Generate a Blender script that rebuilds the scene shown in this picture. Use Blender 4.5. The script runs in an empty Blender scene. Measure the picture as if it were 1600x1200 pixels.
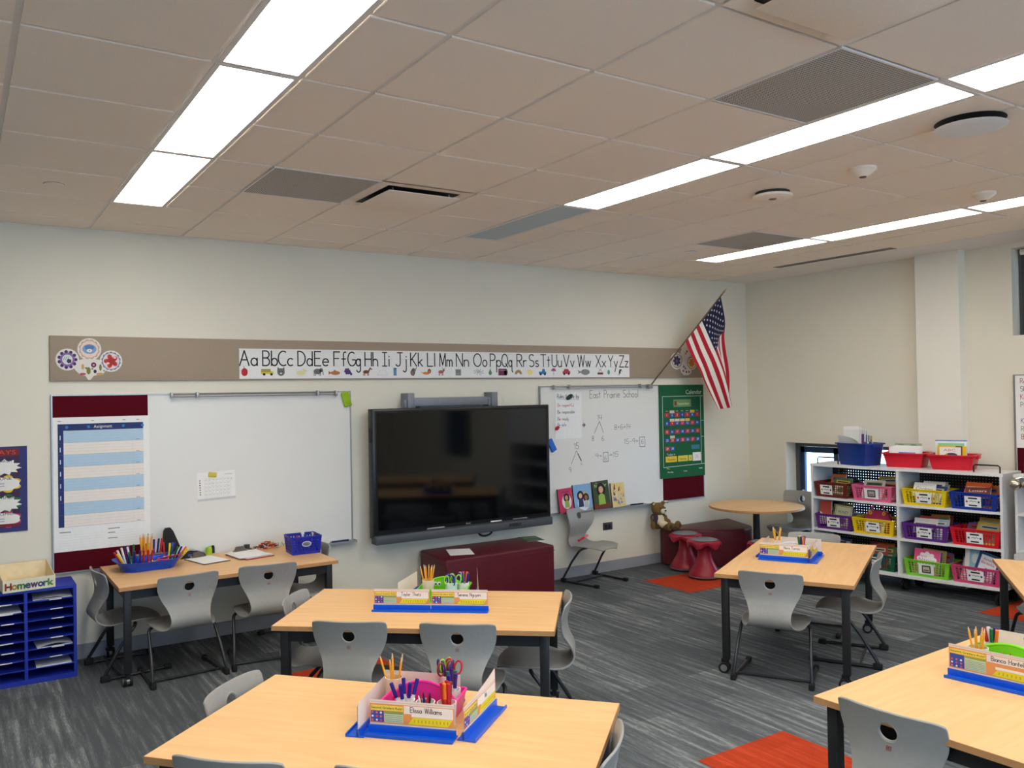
import bpy, bmesh, math, random
from mathutils import Vector, Matrix
PI = math.pi
R = math.radians
sc = bpy.context.scene
col = sc.collection

# ---------------------------------------------------------------- camera, world, exposure
def make_camera():
    cd = bpy.data.cameras.new('camera'); cam = bpy.data.objects.new('camera', cd); col.objects.link(cam)
    yaw, pit, rol = R(32.674), R(0.68), R(-0.988)
    f = Vector((math.sin(yaw)*math.cos(pit), math.cos(yaw)*math.cos(pit), math.sin(pit)))
    r = Vector((math.cos(yaw), -math.sin(yaw), 0)); u = r.cross(f)
    r2 = r*math.cos(rol)+u*math.sin(rol); u2 = -r*math.sin(rol)+u*math.cos(rol)
    M = Matrix((r2, u2, -f)).transposed().to_4x4(); M.translation = Vector((-0.7797, -6.3714, 1.7516))
    cam.matrix_world = M
    cd.sensor_width = 36; cd.lens = 1312.2/1600*36; cd.shift_x = 27.78/1600; cd.shift_y = 0.85/1600
    cd.clip_start = .05; sc.camera = cam
make_camera()
w = bpy.data.worlds.new('sky'); sc.world = w; w.use_nodes = True
nt = w.node_tree; bg = nt.nodes['Background']
tc = nt.nodes.new('ShaderNodeTexCoord'); sep = nt.nodes.new('ShaderNodeSeparateXYZ'); rp = nt.nodes.new('ShaderNodeValToRGB')
nt.links.new(tc.outputs['Generated'], sep.inputs[0]); nt.links.new(sep.outputs[2], rp.inputs[0])
rp.color_ramp.elements[0].position = .0; rp.color_ramp.elements[0].color = (.42, .62, .85, 1)
rp.color_ramp.elements[1].position = .6; rp.color_ramp.elements[1].color = (.55, .78, 1, 1)
nt.links.new(rp.outputs[0], bg.inputs[0]); bg.inputs[1].default_value = 2.9
sc.view_settings.view_transform = 'Standard'; sc.view_settings.look = 'None'
sc.view_settings.gamma = 1; sc.view_settings.use_curve_mapping = False
sc.view_settings.exposure = 1.52
LIGHT = 6.3
sc.cycles.use_denoising = True
sc.cycles.max_bounces = 8; sc.cycles.diffuse_bounces = 5; sc.cycles.transparent_max_bounces = 16
sc.cycles.sample_clamp_indirect = 6

# ---------------------------------------------------------------- materials
def lin(c): return tuple(((x/255)/12.92 if x/255 <= .04045 else ((x/255+.055)/1.055)**2.4) for x in c)
MC = {}
def mat(name, rgb, rough=.6, metal=0, spec=.4, var=.05, scale=30, bump=0, coat=0, emit=0, trans=0):
    if name in MC: return MC[name]
    m = bpy.data.materials.new(name); m.use_nodes = True; n = m.node_tree; b = n.nodes['Principled BSDF']
    c = lin(rgb)
    no = n.nodes.new('ShaderNodeTexNoise'); no.inputs['Scale'].default_value = scale; no.inputs['Detail'].default_value = 3
    t = n.nodes.new('ShaderNodeTexCoord'); n.links.new(t.outputs['Object'], no.inputs['Vector'])
    rr = n.nodes.new('ShaderNodeValToRGB'); n.links.new(no.outputs[0], rr.inputs[0])
    rr.color_ramp.elements[0].position = .3; rr.color_ramp.elements[1].position = .7
    rr.color_ramp.elements[0].color = tuple(x*(1-var) for x in c)+(1,); rr.color_ramp.elements[1].color = tuple(min(1, x*(1+var)) for x in c)+(1,)
    n.links.new(rr.outputs[0], b.inputs['Base Color'])
    b.inputs['Roughness'].default_value = rough; b.inputs['Metallic'].default_value = metal
    b.inputs['Specular IOR Level'].default_value = spec; b.inputs['Coat Weight'].default_value = coat
    if bump:
        bp = n.nodes.new('ShaderNodeBump'); bp.inputs['Strength'].default_value = bump; bp.inputs['Distance'].default_value = .002
        n2 = n.nodes.new('ShaderNodeTexNoise'); n2.inputs['Scale'].default_value = scale*12; n.links.new(t.outputs['Object'], n2.inputs['Vector'])
        n.links.new(n2.outputs[0], bp.inputs['Height']); n.links.new(bp.outputs[0], b.inputs['Normal'])
    if emit:
        b.inputs['Emission Color'].default_value = c+(1,); b.inputs['Emission Strength'].default_value = emit
    if trans: b.inputs['Transmission Weight'].default_value = trans
    MC[name] = m; return m
def cm(r, g, b, rough=.55, spec=.4):
    return mat('tone_%d_%d_%d_%d' % (r, g, b, int(rough*100)), (r, g, b), rough, spec=spec, var=.02)

WHITE = cm(235, 233, 228); BLACK = cm(22, 22, 24); PAPER = cm(238, 238, 236, .8); INK = cm(30, 30, 34, .8)
M_wall = mat('wall_paint', (231, 226, 210), .85, var=.012, scale=3, bump=.12)
M_pillar = mat('pillar_paint', (240, 237, 226), .85, var=.012, scale=3, bump=.12)
M_tile = mat('ceiling_tile', (255, 240, 224), .95, var=.03, scale=160, bump=.3, spec=.1)
M_dry = mat('ceiling_drywall', (238, 232, 226), .9, var=.01, scale=4)
M_base = mat('baseboard_vinyl', (158, 162, 172), .55, var=.02)
M_tan = mat('tan_tack_fabric', (166, 150, 132), .95, var=.08, scale=220, spec=.1)
M_maroon = mat('maroon_tack_fabric', (84, 12, 26), .95, var=.08, scale=260, spec=.1)
M_wb = mat('whiteboard_enamel', (228, 227, 222), .35, var=.01, scale=4, spec=.5)
M_alu = mat('brushed_aluminium', (168, 168, 168), .38, metal=.8, var=.04)
M_grey = mat('chair_plastic', (150, 150, 147), .42, var=.03, scale=60, spec=.45)
M_tube = mat('charcoal_tube', (66, 67, 72), .3, metal=.7, var=.03)
M_blackmetal = mat('black_metal', (40, 41, 44), .45, metal=.2, var=.03)
M_rubber = mat('black_rubber', (24, 24, 26), .7, var=.05)
M_vinyl = mat('maroon_vinyl', (88, 13, 29), .45, var=.06, scale=14, bump=.1)
M_vinyl_side = mat('maroon_vinyl_side', (88, 10, 26), .5, var=.05, scale=14, bump=.1)
M_stool = mat('red_stool_plastic', (150, 24, 50), .35, var=.04)
M_shelfw = mat('white_laminate', (226, 226, 226), .4, var=.015)
M_blueplastic = mat('blue_plastic', (18, 88, 205), .3, var=.03)
M_navy = mat('navy_tub_plastic', (22, 52, 128), .35, var=.04)
M_red = mat('red_tub_plastic', (205, 20, 44), .35, var=.04)
M_cubby = mat('blue_laminate', (32, 54, 170), .45, var=.04)

def wood_mat():
    m = bpy.data.materials.new('beech_laminate'); m.use_nodes = True; n = m.node_tree; b = n.nodes['Principled BSDF']
    t = n.nodes.new('ShaderNodeTexCoord'); mp = n.nodes.new('ShaderNodeMapping'); mp.inputs['Scale'].default_value = (1.2, 11, 11)
    n.links.new(t.outputs['Object'], mp.inputs[0])
    a = n.nodes.new('ShaderNodeTexNoise'); a.inputs['Scale'].default_value = 2.2; a.inputs['Detail'].default_value = 6; a.inputs['Distortion'].default_value = .6
    n.links.new(mp.outputs[0], a.inputs['Vector'])
    r = n.nodes.new('ShaderNodeValToRGB'); n.links.new(a.outputs[0], r.inputs[0])
    r.color_ramp.elements[0].position = .3; r.color_ramp.elements[1].position = .72
    r.color_ramp.elements[0].color = lin((224, 176, 120))+(1,); r.color_ramp.elements[1].color = lin((234, 190, 134))+(1,)
    n.links.new(r.outputs[0], b.inputs['Base Color']); b.inputs['Roughness'].default_value = .42; b.inputs['Specular IOR Level'].default_value = .35
    return m
M_wood = wood_mat()
M_edge = mat('beech_edge', (188, 140, 92), .5, var=.06, scale=20)

def carpet_mat(name, c0, c1, c2, amp=1):
    m = bpy.data.materials.new(name); m.use_nodes = True; n = m.node_tree; L = n.links; b = n.nodes['Principled BSDF']
    t = n.nodes.new('ShaderNodeTexCoord')
    def noise(sx, sy, s, d):
        mp = n.nodes.new('ShaderNodeMapping'); mp.inputs['Scale'].default_value = (sx, sy, 1); L.new(t.outputs['Object'], mp.inputs[0])
        q = n.nodes.new('ShaderNodeTexNoise'); q.inputs['Scale'].default_value = s; q.inputs['Detail'].default_value = d; L.new(mp.outputs[0], q.inputs['Vector']); return q
    a = noise(14, .9, 2.4, 4); c = noise(60, 6, 4, 2); f = noise(1, 1, 420, 1)
    m1 = n.nodes.new('ShaderNodeMath'); m1.operation = 'MULTIPLY_ADD'; L.new(c.outputs[0], m1.inputs[0]); m1.inputs[1].default_value = .45; L.new(a.outputs[0], m1.inputs[2])
    m2 = n.nodes.new('ShaderNodeMath'); m2.operation = 'MULTIPLY_ADD'; L.new(f.outputs[0], m2.inputs[0]); m2.inputs[1].default_value = .35; L.new(m1.outputs[0], m2.inputs[2])
    # planks: each carpet plank has its own tone
    br = n.nodes.new('ShaderNodeTexBrick'); mp = n.nodes.new('ShaderNodeMapping'); mp.inputs['Rotation'].default_value = (0, 0, PI/2); L.new(t.outputs['Object'], mp.inputs[0]); L.new(mp.outputs[0], br.inputs['Vector'])
    br.inputs['Color1'].default_value = (.0, .0, .0, 1); br.inputs['Color2'].default_value = (.22, .22, .22, 1); br.inputs['Mortar'].default_value = (.08, .08, .08, 1)
    br.inputs['Scale'].default_value = 1; br.inputs['Mortar Size'].default_value = .0; br.inputs['Brick Width'].default_value = 1.0; br.inputs['Row Height'].default_value = .25; br.offset = .37
    m3 = n.nodes.new('ShaderNodeMath'); m3.operation = 'ADD'; L.new(m2.outputs[0], m3.inputs[0]); L.new(br.outputs[0], m3.inputs[1])
    r = n.nodes.new('ShaderNodeValToRGB'); L.new(m3.outputs[0], r.inputs[0])
    r.color_ramp.elements[0].position = .72; r.color_ramp.elements[0].color = lin(c0)+(1,)
    r.color_ramp.elements[1].position = 1.32 if 0 else 1.0; r.color_ramp.elements[1].color = lin(c1)+(1,)
    e = r.color_ramp.elements.new(.9); e.color = lin(c1)+(1,); r.color_ramp.elements[-1].color = lin(c2)+(1,)
    sc_ = n.nodes.new('ShaderNodeMath'); sc_.operation = 'MULTIPLY'; sc_.inputs[1].default_value = .8; L.new(m3.outputs[0], sc_.inputs[0]); L.new(sc_.outputs[0], r.inputs[0])
    L.new(r.outputs[0], b.inputs['Base Color']); b.inputs['Roughness'].default_value = .95; b.inputs['Specular IOR Level'].default_value = .1
    bp = n.nodes.new('ShaderNodeBump'); bp.inputs['Strength'].default_value = .6; bp.inputs['Distance'].default_value = .004; L.new(f.outputs[0], bp.inputs['Height']); L.new(bp.outputs[0], b.inputs['Normal'])
    return m
M_carpet = carpet_mat('grey_streaked_carpet', (84, 89, 94), (110, 115, 118), (148, 153, 154))
M_orange = carpet_mat('orange_carpet', (176, 62, 34), (190, 68, 38), (206, 80, 48))

def emis(name, c, s):
    m = bpy.data.materials.new(name); m.use_nodes = True; b = m.node_tree.nodes['Principled BSDF']
    b.inputs['Base Color'].default_value = (.8, .8, .8, 1); b.inputs['Emission Color'].default_value = c+(1,); b.inputs['Emission Strength'].default_value = s; return m
LAMPC = (1, .95, .87)
M_lamps = {0: emis('lit_diffuser_left', LAMPC, LIGHT), 4: emis('lit_diffuser_middle', LAMPC, LIGHT*.85), 8: emis('lit_diffuser_right', LAMPC, LIGHT*.62)}
M_unlit = mat('unlit_diffuser', (176, 192, 200), .4, var=.01)

def glass_mat():
    m = bpy.data.materials.new('window_glass'); m.use_nodes = True; n = m.node_tree; n.nodes.clear()
    o = n.nodes.new('ShaderNodeOutputMaterial'); mx = n.nodes.new('ShaderNodeMixShader'); t = n.nodes.new('ShaderNodeBsdfTransparent'); g = n.nodes.new('ShaderNodeBsdfGlossy')
    fr = n.nodes.new('ShaderNodeFresnel'); fr.inputs[0].default_value = 1.45; g.inputs['Roughness'].default_value = .02; t.inputs[0].default_value = (.93, .97, 1, 1)
    n.links.new(fr.outputs[0], mx.inputs[0]); n.links.new(t.outputs[0], mx.inputs[1]); n.links.new(g.outputs[0], mx.inputs[2]); n.links.new(mx.outputs[0], o.inputs[0]); return m
M_glass = glass_mat()

def perf_mat(name, rgb, hole_rgb, pitch, rad, alpha=False):
    """perforated sheet: round holes on a square pitch; alpha=True leaves the holes open"""
    m = bpy.data.materials.new(name); m.use_nodes = True; n = m.node_tree; L = n.links; b = n.nodes['Principled BSDF']; out = n.nodes['Material Output']
    t = n.nodes.new('ShaderNodeTexCoord'); mp = n.nodes.new('ShaderNodeVectorMath'); mp.operation = 'SCALE'; mp.inputs['Scale'].default_value = 1/pitch; L.new(t.outputs['Object'], mp.inputs[0])
    fr = n.nodes.new('ShaderNodeVectorMath'); fr.operation = 'FRACTION'; L.new(mp.outputs[0], fr.inputs[0])
    sb = n.nodes.new('ShaderNodeVectorMath'); sb.operation = 'SUBTRACT'; L.new(fr.outputs[0], sb.inputs[0]); sb.inputs[1].default_value = (.5, .5, .5)
    mk = n.nodes.new('ShaderNodeVectorMath'); mk.operation = 'MULTIPLY'; L.new(sb.outputs[0], mk.inputs[0]); mk.inputs[1].default_value = (1, 0, 1) if alpha else (1, 1, 0)
    ln = n.nodes.new('ShaderNodeVectorMath'); ln.operation = 'LENGTH'; L.new(mk.outputs[0], ln.inputs[0])
    lt = n.nodes.new('ShaderNodeMath'); lt.operation = 'LESS_THAN'; L.new(ln.outputs['Value'], lt.inputs[0]); lt.inputs[1].default_value = rad
    if alpha:
        tr = n.nodes.new('ShaderNodeBsdfTransparent'); mx = n.nodes.new('ShaderNodeMixShader'); L.new(lt.outputs[0], mx.inputs[0]); L.new(b.outputs[0], mx.inputs[1]); L.new(tr.outputs[0], mx.inputs[2]); L.new(mx.outputs[0], out.inputs[0])
        b.inputs['Base Color'].default_value = lin(rgb)+(1,)
    else:
        mc = n.nodes.new('ShaderNodeMix'); mc.data_type = 'RGBA'; L.new(lt.outputs[0], mc.inputs[0]); mc.inputs[6].default_value = lin(rgb)+(1,); mc.inputs[7].default_value = lin(hole_rgb)+(1,); L.new(mc.outputs[2], b.inputs['Base Color'])
    b.inputs['Roughness'].default_value = .6; return m
M_perfgrille = perf_mat('perforated_grille', (206, 200, 190), (70, 68, 64), .0125, .34)
M_perfback = perf_mat('perforated_back', (34, 34, 38), (0, 0, 0), .024, .14, alpha=True)

# ---------------------------------------------------------------- mesh builder
GLY = {}
def glyph_mesh(s):
    if s in GLY: return GLY[s]
    c = bpy.data.curves.new('t', 'FONT'); c.body = s; c.size = 1; c.resolution_u = 2
    o = bpy.data.objects.new('t', c)
    me = bpy.data.meshes.new_from_object(o)
    v = [(p.co.x, p.co.y) for p in me.vertices]; f = [list(p.vertices) for p in me.polygons]
    bpy.data.objects.remove(o); bpy.data.curves.remove(c); bpy.data.meshes.remove(me)
    GLY[s] = (v, f); return GLY[s]

class MB:
    def __init__(s): s.v = []; s.f = []; s.m = []; s.s = []; s.mats = []; s.T = Matrix.Identity(4)
    def mi(s, m):
        if m not in s.mats: s.mats.append(m)
        return s.mats.index(m)
    def add(s, V, F, m, smooth=False):
        o = len(s.v); k = s.mi(m); T = s.T; s.v += [tuple(T @ Vector(p)) for p in V]
        for f in F: s.f.append([o+i for i in f]); s.m.append(k); s.s.append(smooth)
        return s
    def box(s, x0, x1, y0, y1, z0, z1, m, r=0, seg=2):
        if r:
            bm = bmesh.new(); bmesh.ops.create_cube(bm, size=1)
            bmesh.ops.scale(bm, vec=(x1-x0, y1-y0, z1-z0), verts=bm.verts)
            bmesh.ops.bevel(bm, geom=bm.edges[:], offset=min(r, .49*min(abs(x1-x0), abs(y1-y0), abs(z1-z0))), segments=seg, affect='EDGES', profile=.5)
            bmesh.ops.translate(bm, vec=((x0+x1)/2, (y0+y1)/2, (z0+z1)/2), verts=bm.verts)
            bm.verts.index_update(); V = [v.co[:] for v in bm.verts]; F = [[v.index for v in f.verts] for f in bm.faces]; bm.free()
            return s.add(V, F, m, True)
        V = [(x, y, z) for z in (z0, z1) for y in (y0, y1) for x in (x0, x1)]
        return s.add(V, [(0, 2, 3, 1), (4, 5, 7, 6), (0, 1, 5, 4), (2, 6, 7, 3), (0, 4, 6, 2), (1, 3, 7, 5)], m)
    def tube(s, path, r, m, n=8, caps=True, r1=None, closed=False):
        P = [Vector(p) for p in path]; V = []; F = []
        N = len(P); t0 = (P[1]-P[0]).normalized(); up = Vector((0, 0, 1)) if abs(t0.z) < .9 else Vector((1, 0, 0)); a = t0.cross(up).normalized()
        for i, p in enumerate(P):
            if closed: t = (P[(i+1) % N]-P[i-1]).normalized()
            else: t = (P[min(i+1, N-1)]-P[max(i-1, 0)]).normalized()
            a = (a-t*a.dot(t)).normalized(); b = t.cross(a)
            rr = r if r1 is None else r+(r1-r)*i/(N-1)
            for k in range(n):
                an = 2*PI*k/n; V.append(p+a*math.cos(an)*rr+b*math.sin(an)*rr)
        for i in range(N if closed else N-1):
            j = (i+1) % N
            for k in range(n): F.append((i*n+k, i*n+(k+1) % n, j*n+(k+1) % n, j*n+k))
        s.add(V, F, m, True)
        if caps and not closed: s.add(V[:n], [list(range(n))[::-1]], m); s.add(V[-n:], [list(range(n))], m)
        return s
    def cyl(s, p0, p1, r, m, n=12, r1=None): return s.tube([p0, p1], r, m, n, True, r1)
    def lathe(s, prof, m, n=24, c=(0, 0, 0), sx=1, sy=1):
        V = []; F = []
        for (r, z) in prof:
            for k in range(n): V.append((c[0]+sx*r*math.cos(2*PI*k/n), c[1]+sy*r*math.sin(2*PI*k/n), c[2]+z))
        for i in range(len(prof)-1):
            for k in range(n): F.append((i*n+k, i*n+(k+1) % n, (i+1)*n+(k+1) % n, (i+1)*n+k))
        s.add(V, F, m, True)
        if prof[0][0] > 1e-5: s.add(V[:n], [list(range(n))[::-1]], m)
        if prof[-1][0] > 1e-5: s.add(V[-n:], [list(range(n))], m)
        return s
    def ball(s, c, r, m, n=16, rz=None, ry=None):
        k = 8; rz = rz or r; ry = ry or r
        return s.lathe([(max(1e-6, r*math.sin(PI*i/k)), -rz*math.cos(PI*i/k)) for i in range(k+1)], m, n, c, 1, ry/r)
    def prism(s, pts, z0, z1, m, smooth=False):
        n = len(pts); V = [(x, y, z0) for x, y in pts]+[(x, y, z1) for x, y in pts]
        s.add(V, [(i, (i+1) % n, n+(i+1) % n, n+i) for i in range(n)], m, smooth); s.add(V, [list(range(n))[::-1], list(range(n, 2*n))], m); return s
    # ---- flat drawing on the local xz plane, facing -y, d = distance in front of it
    def q(s, u0, v0, u1, v1, m, d=.001): return s.add([(u0, -d, v0), (u1, -d, v0), (u1, -d, v1), (u0, -d, v1)], [(0, 1, 2, 3)], m)
    def p(s, pts, m, d=.001): return s.add([(u, -d, v) for u, v in pts], [list(range(len(pts)))], m)
    def disc(s, u, v, ru, rv, m, d=.001, n=16, a0=0): return s.p([(u+ru*math.cos(2*PI*k/n+a0), v+rv*math.sin(2*PI*k/n+a0)) for k in range(n)], m, d)
    def fan(s, pts, c, m, d=.001):
        n = len(pts); return s.add([(c[0], -d, c[1])]+[(u, -d, v) for u, v in pts], [(0, 1+i, 1+(i+1) % n) for i in range(n)], m)
    def scallop(s, u, v, r0, r1, k, m, d=.001, sq=1):
        n = k*6; return s.fan([(u+(r0+(r1-r0)*abs(math.sin(k*PI*i/n)))*math.cos(2*PI*i/n), v+sq*(r0+(r1-r0)*abs(math.sin(k*PI*i/n)))*math.sin(2*PI*i/n)) for i in range(n)], (u, v), m, d)
    def star(s, u, v, r0, r1, k, m, d=.001, sq=1):
        n = 2*k; return s.fan([(u+(r1 if i % 2 else r0)*math.cos(PI*i/k+PI/2), v+sq*(r1 if i % 2 else r0)*math.sin(PI*i/k+PI/2)) for i in range(n)], (u, v), m, d)
    def text(s, t, u, v, h, m, d=.0015, al='c', w=None, rot=0):
        V, F = glyph_mesh(t)
        if not V: return s
        x0 = min(a for a, b in V); x1 = max(a for a, b in V); k = h/.72; kx = k if w is None else w/(x1-x0)
        off = {'c': -(x0+x1)/2, 'l': -x0, 'r': -x1}[al]; c, sn = math.cos(rot), math.sin(rot)
        P = [((a+off)*kx, b*k) for a, b in V]
        return s.add([(u+a*c-b*sn, -d, v+a*sn+b*c) for a, b in P], F, m)
    def line(s, pts, w, m, d=.0015, thick=0):
        for (a, b), (c, e) in zip(pts, pts[1:]):
            L = math.hypot(c-a, e-b)
            if L < 1e-6: continue
            nx, ny = -(e-b)/L*w/2, (c-a)/L*w/2; ex, ey = (c-a)/L*w*.3, (e-b)/L*w*.3
            s.p([(a-ex-nx, b-ey-ny), (c+ex-nx, e+ey-ny), (c+ex+nx, e+ey+ny), (a-ex+nx, b-ey+ny)], m, d)
        return s
    def hand(s, t, u, v, h, m, w=.1, d=.0015, al='l', gap=.16, jit=0, sx=1):
        W = sum((GS[c][0] if c in GS else .4)+gap for c in t)-gap; x = {'l': 0, 'c': -W/2, 'r': -W}[al]
        for c in t:
            g = GS.get(c)
            if g is None: x += .4+gap; continue
            dy = random.uniform(-jit, jit)
            for pl in g[1]: s.line([(u+(x+a)*h*sx, v+(b+dy)*h) for a, b in pl], w*h, m, d)
            x += g[0]+gap
        return s
    def build(s, name, parent=None, loc=None, rot=None, bevel=0):
        me = bpy.data.meshes.new(name); me.from_pydata(s.v, [], s.f); me.update()
        for m in s.mats: me.materials.append(m)
        me.polygons.foreach_set('material_index', s.m); me.polygons.foreach_set('use_smooth', s.s)
        if any(s.s): me.set_sharp_from_angle(angle=R(40))
        me.update(); o = bpy.data.objects.new(name, me); col.objects.link(o)
        if parent: o.parent = parent
        if loc is not None: o.location = loc
        if rot is not None: o.rotation_euler = rot
        return o

# single-stroke lettering
def arc(cx, cy, rx, ry, a0, a1, n=9): return [(cx+rx*math.cos(R(a0+(a1-a0)*i/n)), cy+ry*math.sin(R(a0+(a1-a0)*i/n))) for i in range(n+1)]
o_ = [arc(.22, .25, .22, .25, 0, 360, 14)]
GS = {
 'A': (.66, [[(0, 0), (.33, 1), (.66, 0)], [(.13, .38), (.53, .38)]]),
 'B': (.5, [[(0, 0), (0, 1)], [(0, 1)]+arc(.25, .76, .22, .24, 90, -90)+[(0, .52)], [(0, .52)]+arc(.25, .26, .25, .26, 90, -90)+[(0, 0)]]),
 'C': (.6, [arc(.4, .5, .4, .5, 60, 300, 14)]), 'D': (.6, [[(0, 0), (0, 1)], [(0, 1)]+arc(.15, .5, .45, .5, 90, -90, 12)+[(0, 0)]]),
 'E': (.45, [[(.45, 1), (0, 1), (0, 0), (.45, 0)], [(0, .52), (.38, .52)]]), 'F': (.45, [[(.45, 1), (0, 1), (0, 0)], [(0, .52), (.38, .52)]]),
 'G': (.7, [arc(.42, .5, .42, .5, 55, 350, 15)+[(.84-.14, .44), (.45, .44)]]), 'H': (.56, [[(0, 0), (0, 1)], [(.56, 0), (.56, 1)], [(0, .5), (.56, .5)]]),
 'I': (.36, [[(.18, 0), (.18, 1)], [(0, 1), (.36, 1)], [(0, 0), (.36, 0)]]), 'J': (.5, [[(.36, 1), (.36, .2)]+arc(.18, .2, .18, .2, 0, -160), [(.12, 1), (.55, 1)]]),
 'K': (.5, [[(0, 0), (0, 1)], [(.48, 1), (0, .42)], [(.12, .55), (.5, 0)]]), 'L': (.45, [[(0, 1), (0, 0), (.45, 0)]]),
 'M': (.75, [[(0, 0), (.06, 1), (.37, .1), (.69, 1), (.75, 0)]]), 'N': (.56, [[(0, 0), (0, 1), (.56, 0), (.56, 1)]]),
 'O': (.8, [arc(.4, .5, .4, .5, 0, 360, 18)]), 'P': (.48, [[(0, 0), (0, 1)], [(0, 1)]+arc(.24, .74, .24, .26, 90, -90)+[(0, .48)]]),
 'Q': (.8, [arc(.4, .5, .4, .5, 0, 360, 18), [(.5, .25), (.82, -.05)]]), 'R': (.5, [[(0, 0), (0, 1)], [(0, 1)]+arc(.24, .74, .24, .26, 90, -90)+[(0, .48)], [(.2, .48), (.5, 0)]]),
 'S': (.5, [arc(.26, .75, .24, .25, 40, 270)+arc(.25, .25, .25, .25, 90, -140)]), 'T': (.6, [[(0, 1), (.6, 1)], [(.3, 1), (.3, 0)]]),
 'U': (.56, [[(0, 1), (0, .28)]+arc(.28, .28, .28, .28, 180, 360)+[(.56, 1)]]), 'V': (.6, [[(0, 1), (.3, 0), (.6, 1)]]),
 'W': (.84, [[(0, 1), (.21, 0), (.42, 1), (.63, 0), (.84, 1)]]), 'X': (.56, [[(0, 1), (.56, 0)], [(.56, 1), (0, 0)]]),
 'Y': (.56, [[(0, 1), (.28, .5), (.56, 1)], [(.28, .5), (.28, 0)]]), 'Z': (.56, [[(0, 1), (.56, 1), (0, 0), (.56, 0)]]),
 'a': (.44, o_+[[(.44, .5), (.44, 0)]]), 'b': (.44, o_+[[(0, 1), (0, 0)]]), 'c': (.38, [arc(.24, .25, .24, .25, 50, 310, 10)]),
 'd': (.44, o_+[[(.44, 1), (.44, 0)]]), 'e': (.44, [[(0, .26), (.43, .26)]+arc(.22, .25, .22, .25, 0, 310, 12)]),
 'f': (.36, [arc(.27, .82, .13, .18, 60, 180, 5)+[(.14, 0)], [(0, .5), (.3, .5)]]), 'g': (.44, o_+[[(.44, .5), (.44, -.25)]+arc(.24, -.25, .2, .2, 0, -160)]),
 'h': (.4, [[(0, 1), (0, 0)], [(0, .3)]+arc(.2, .3, .2, .2, 180, 0)+[(.4, 0)]]), 'i': (.06, [[(.03, .5), (.03, 0)], [(.03, .68), (.03, .73)]]),
 'j': (.26, [[(.22, .5), (.22, -.25)]+arc(.08, -.25, .14, .18, 0, -150, 5), [(.22, .68), (.22, .73)]]), 'k': (.36, [[(0, 1), (0, 0)], [(.33, .5), (0, .22)], [(.1, .3), (.36, 0)]]),
 'l': (.06, [[(.03, 1), (.03, 0)]]), 'm': (.66, [[(0, .5), (0, 0)], [(0, .3)]+arc(.165, .3, .165, .2, 180, 0)+[(.33, 0)], [(.33, .3)]+arc(.495, .3, .165, .2, 180, 0)+[(.66, 0)]]),
 'n': (.4, [[(0, .5), (0, 0)], [(0, .3)]+arc(.2, .3, .2, .2, 180, 0)+[(.4, 0)]]), 'o': (.44, o_),
 'p': (.44, o_+[[(0, .5), (0, -.45)]]), 'q': (.5, o_+[[(.44, .5), (.44, -.35), (.55, -.45)]]), 'r': (.3, [[(0, .5), (0, 0)], [(0, .28)]+arc(.2, .28, .2, .22, 180, 60, 5)]),
 's': (.32, [arc(.17, .375, .14, .125, 40, 270, 6)+arc(.16, .125, .16, .125, 90, -140, 6)]), 't': (.3, [[(.15, .85), (.15, 0)], [(0, .55), (.3, .55)]]),
 'u': (.4, [[(0, .5), (0, .2)]+arc(.2, .2, .2, .2, 180, 360)+[(.4, .5), (.4, 0)]]), 'v': (.4, [[(0, .5), (.2, 0), (.4, .5)]]),
 'w': (.6, [[(0, .5), (.15, 0), (.3, .5), (.45, 0), (.6, .5)]]), 'x': (.4, [[(0, .5), (.4, 0)], [(.4, .5), (0, 0)]]),
 'y': (.4, [[(0, .5), (.2, 0)], [(.4, .5), (.05, -.42)]]), 'z': (.38, [[(0, .5), (.38, .5), (0, 0), (.38, 0)]]),
 '0': (.5, [arc(.25, .5, .25, .5, 0, 360, 14)]), '1': (.16, [[(0, .8), (.12, 1), (.12, 0)]]), '2': (.5, [arc(.25, .74, .24, .26, 160, -30)+[(0, 0), (.5, 0)]]),
 '3': (.46, [arc(.22, .75, .22, .25, 150, -90)+arc(.22, .25, .24, .25, 90, -150)]), '4': (.5, [[(.08, 1), (0, .4), (.5, .4)], [(.42, 1), (.36, 0)]]),
 '5': (.48, [[(.45, 1), (.06, 1), (.02, .55)]+arc(.22, .3, .25, .3, 110, -150)]), '6': (.46, [[(.4, 1)]+arc(.3, .45, .3, .45, 110, 180, 5)+arc(.24, .25, .24, .25, 180, 520, 12)]),
 '8': (.46, [arc(.23, .75, .2, .25, 0, 360, 12), arc(.23, .25, .23, .25, 0, 360, 12)]), '9': (.46, [arc(.22, .72, .22, .26, 0, 360, 12), [(.44, .75), (.38, 0)]]),
 '+': (.4, [[(0, .45), (.4, .45)], [(.2, .65), (.2, .25)]]), '-': (.4, [[(0, .45), (.4, .45)]]), '=': (.44, [[(0, .55), (.44, .55)], [(0, .35), (.44, .35)]]),
 '!': (.08, [[(.04, 1), (.04, .3)], [(.04, .08), (.04, 0)]]), '?': (.4, [arc(.2, .78, .2, .22, 170, -90)+[(.2, .3)], [(.2, .08), (.2, 0)]]),
}
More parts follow.
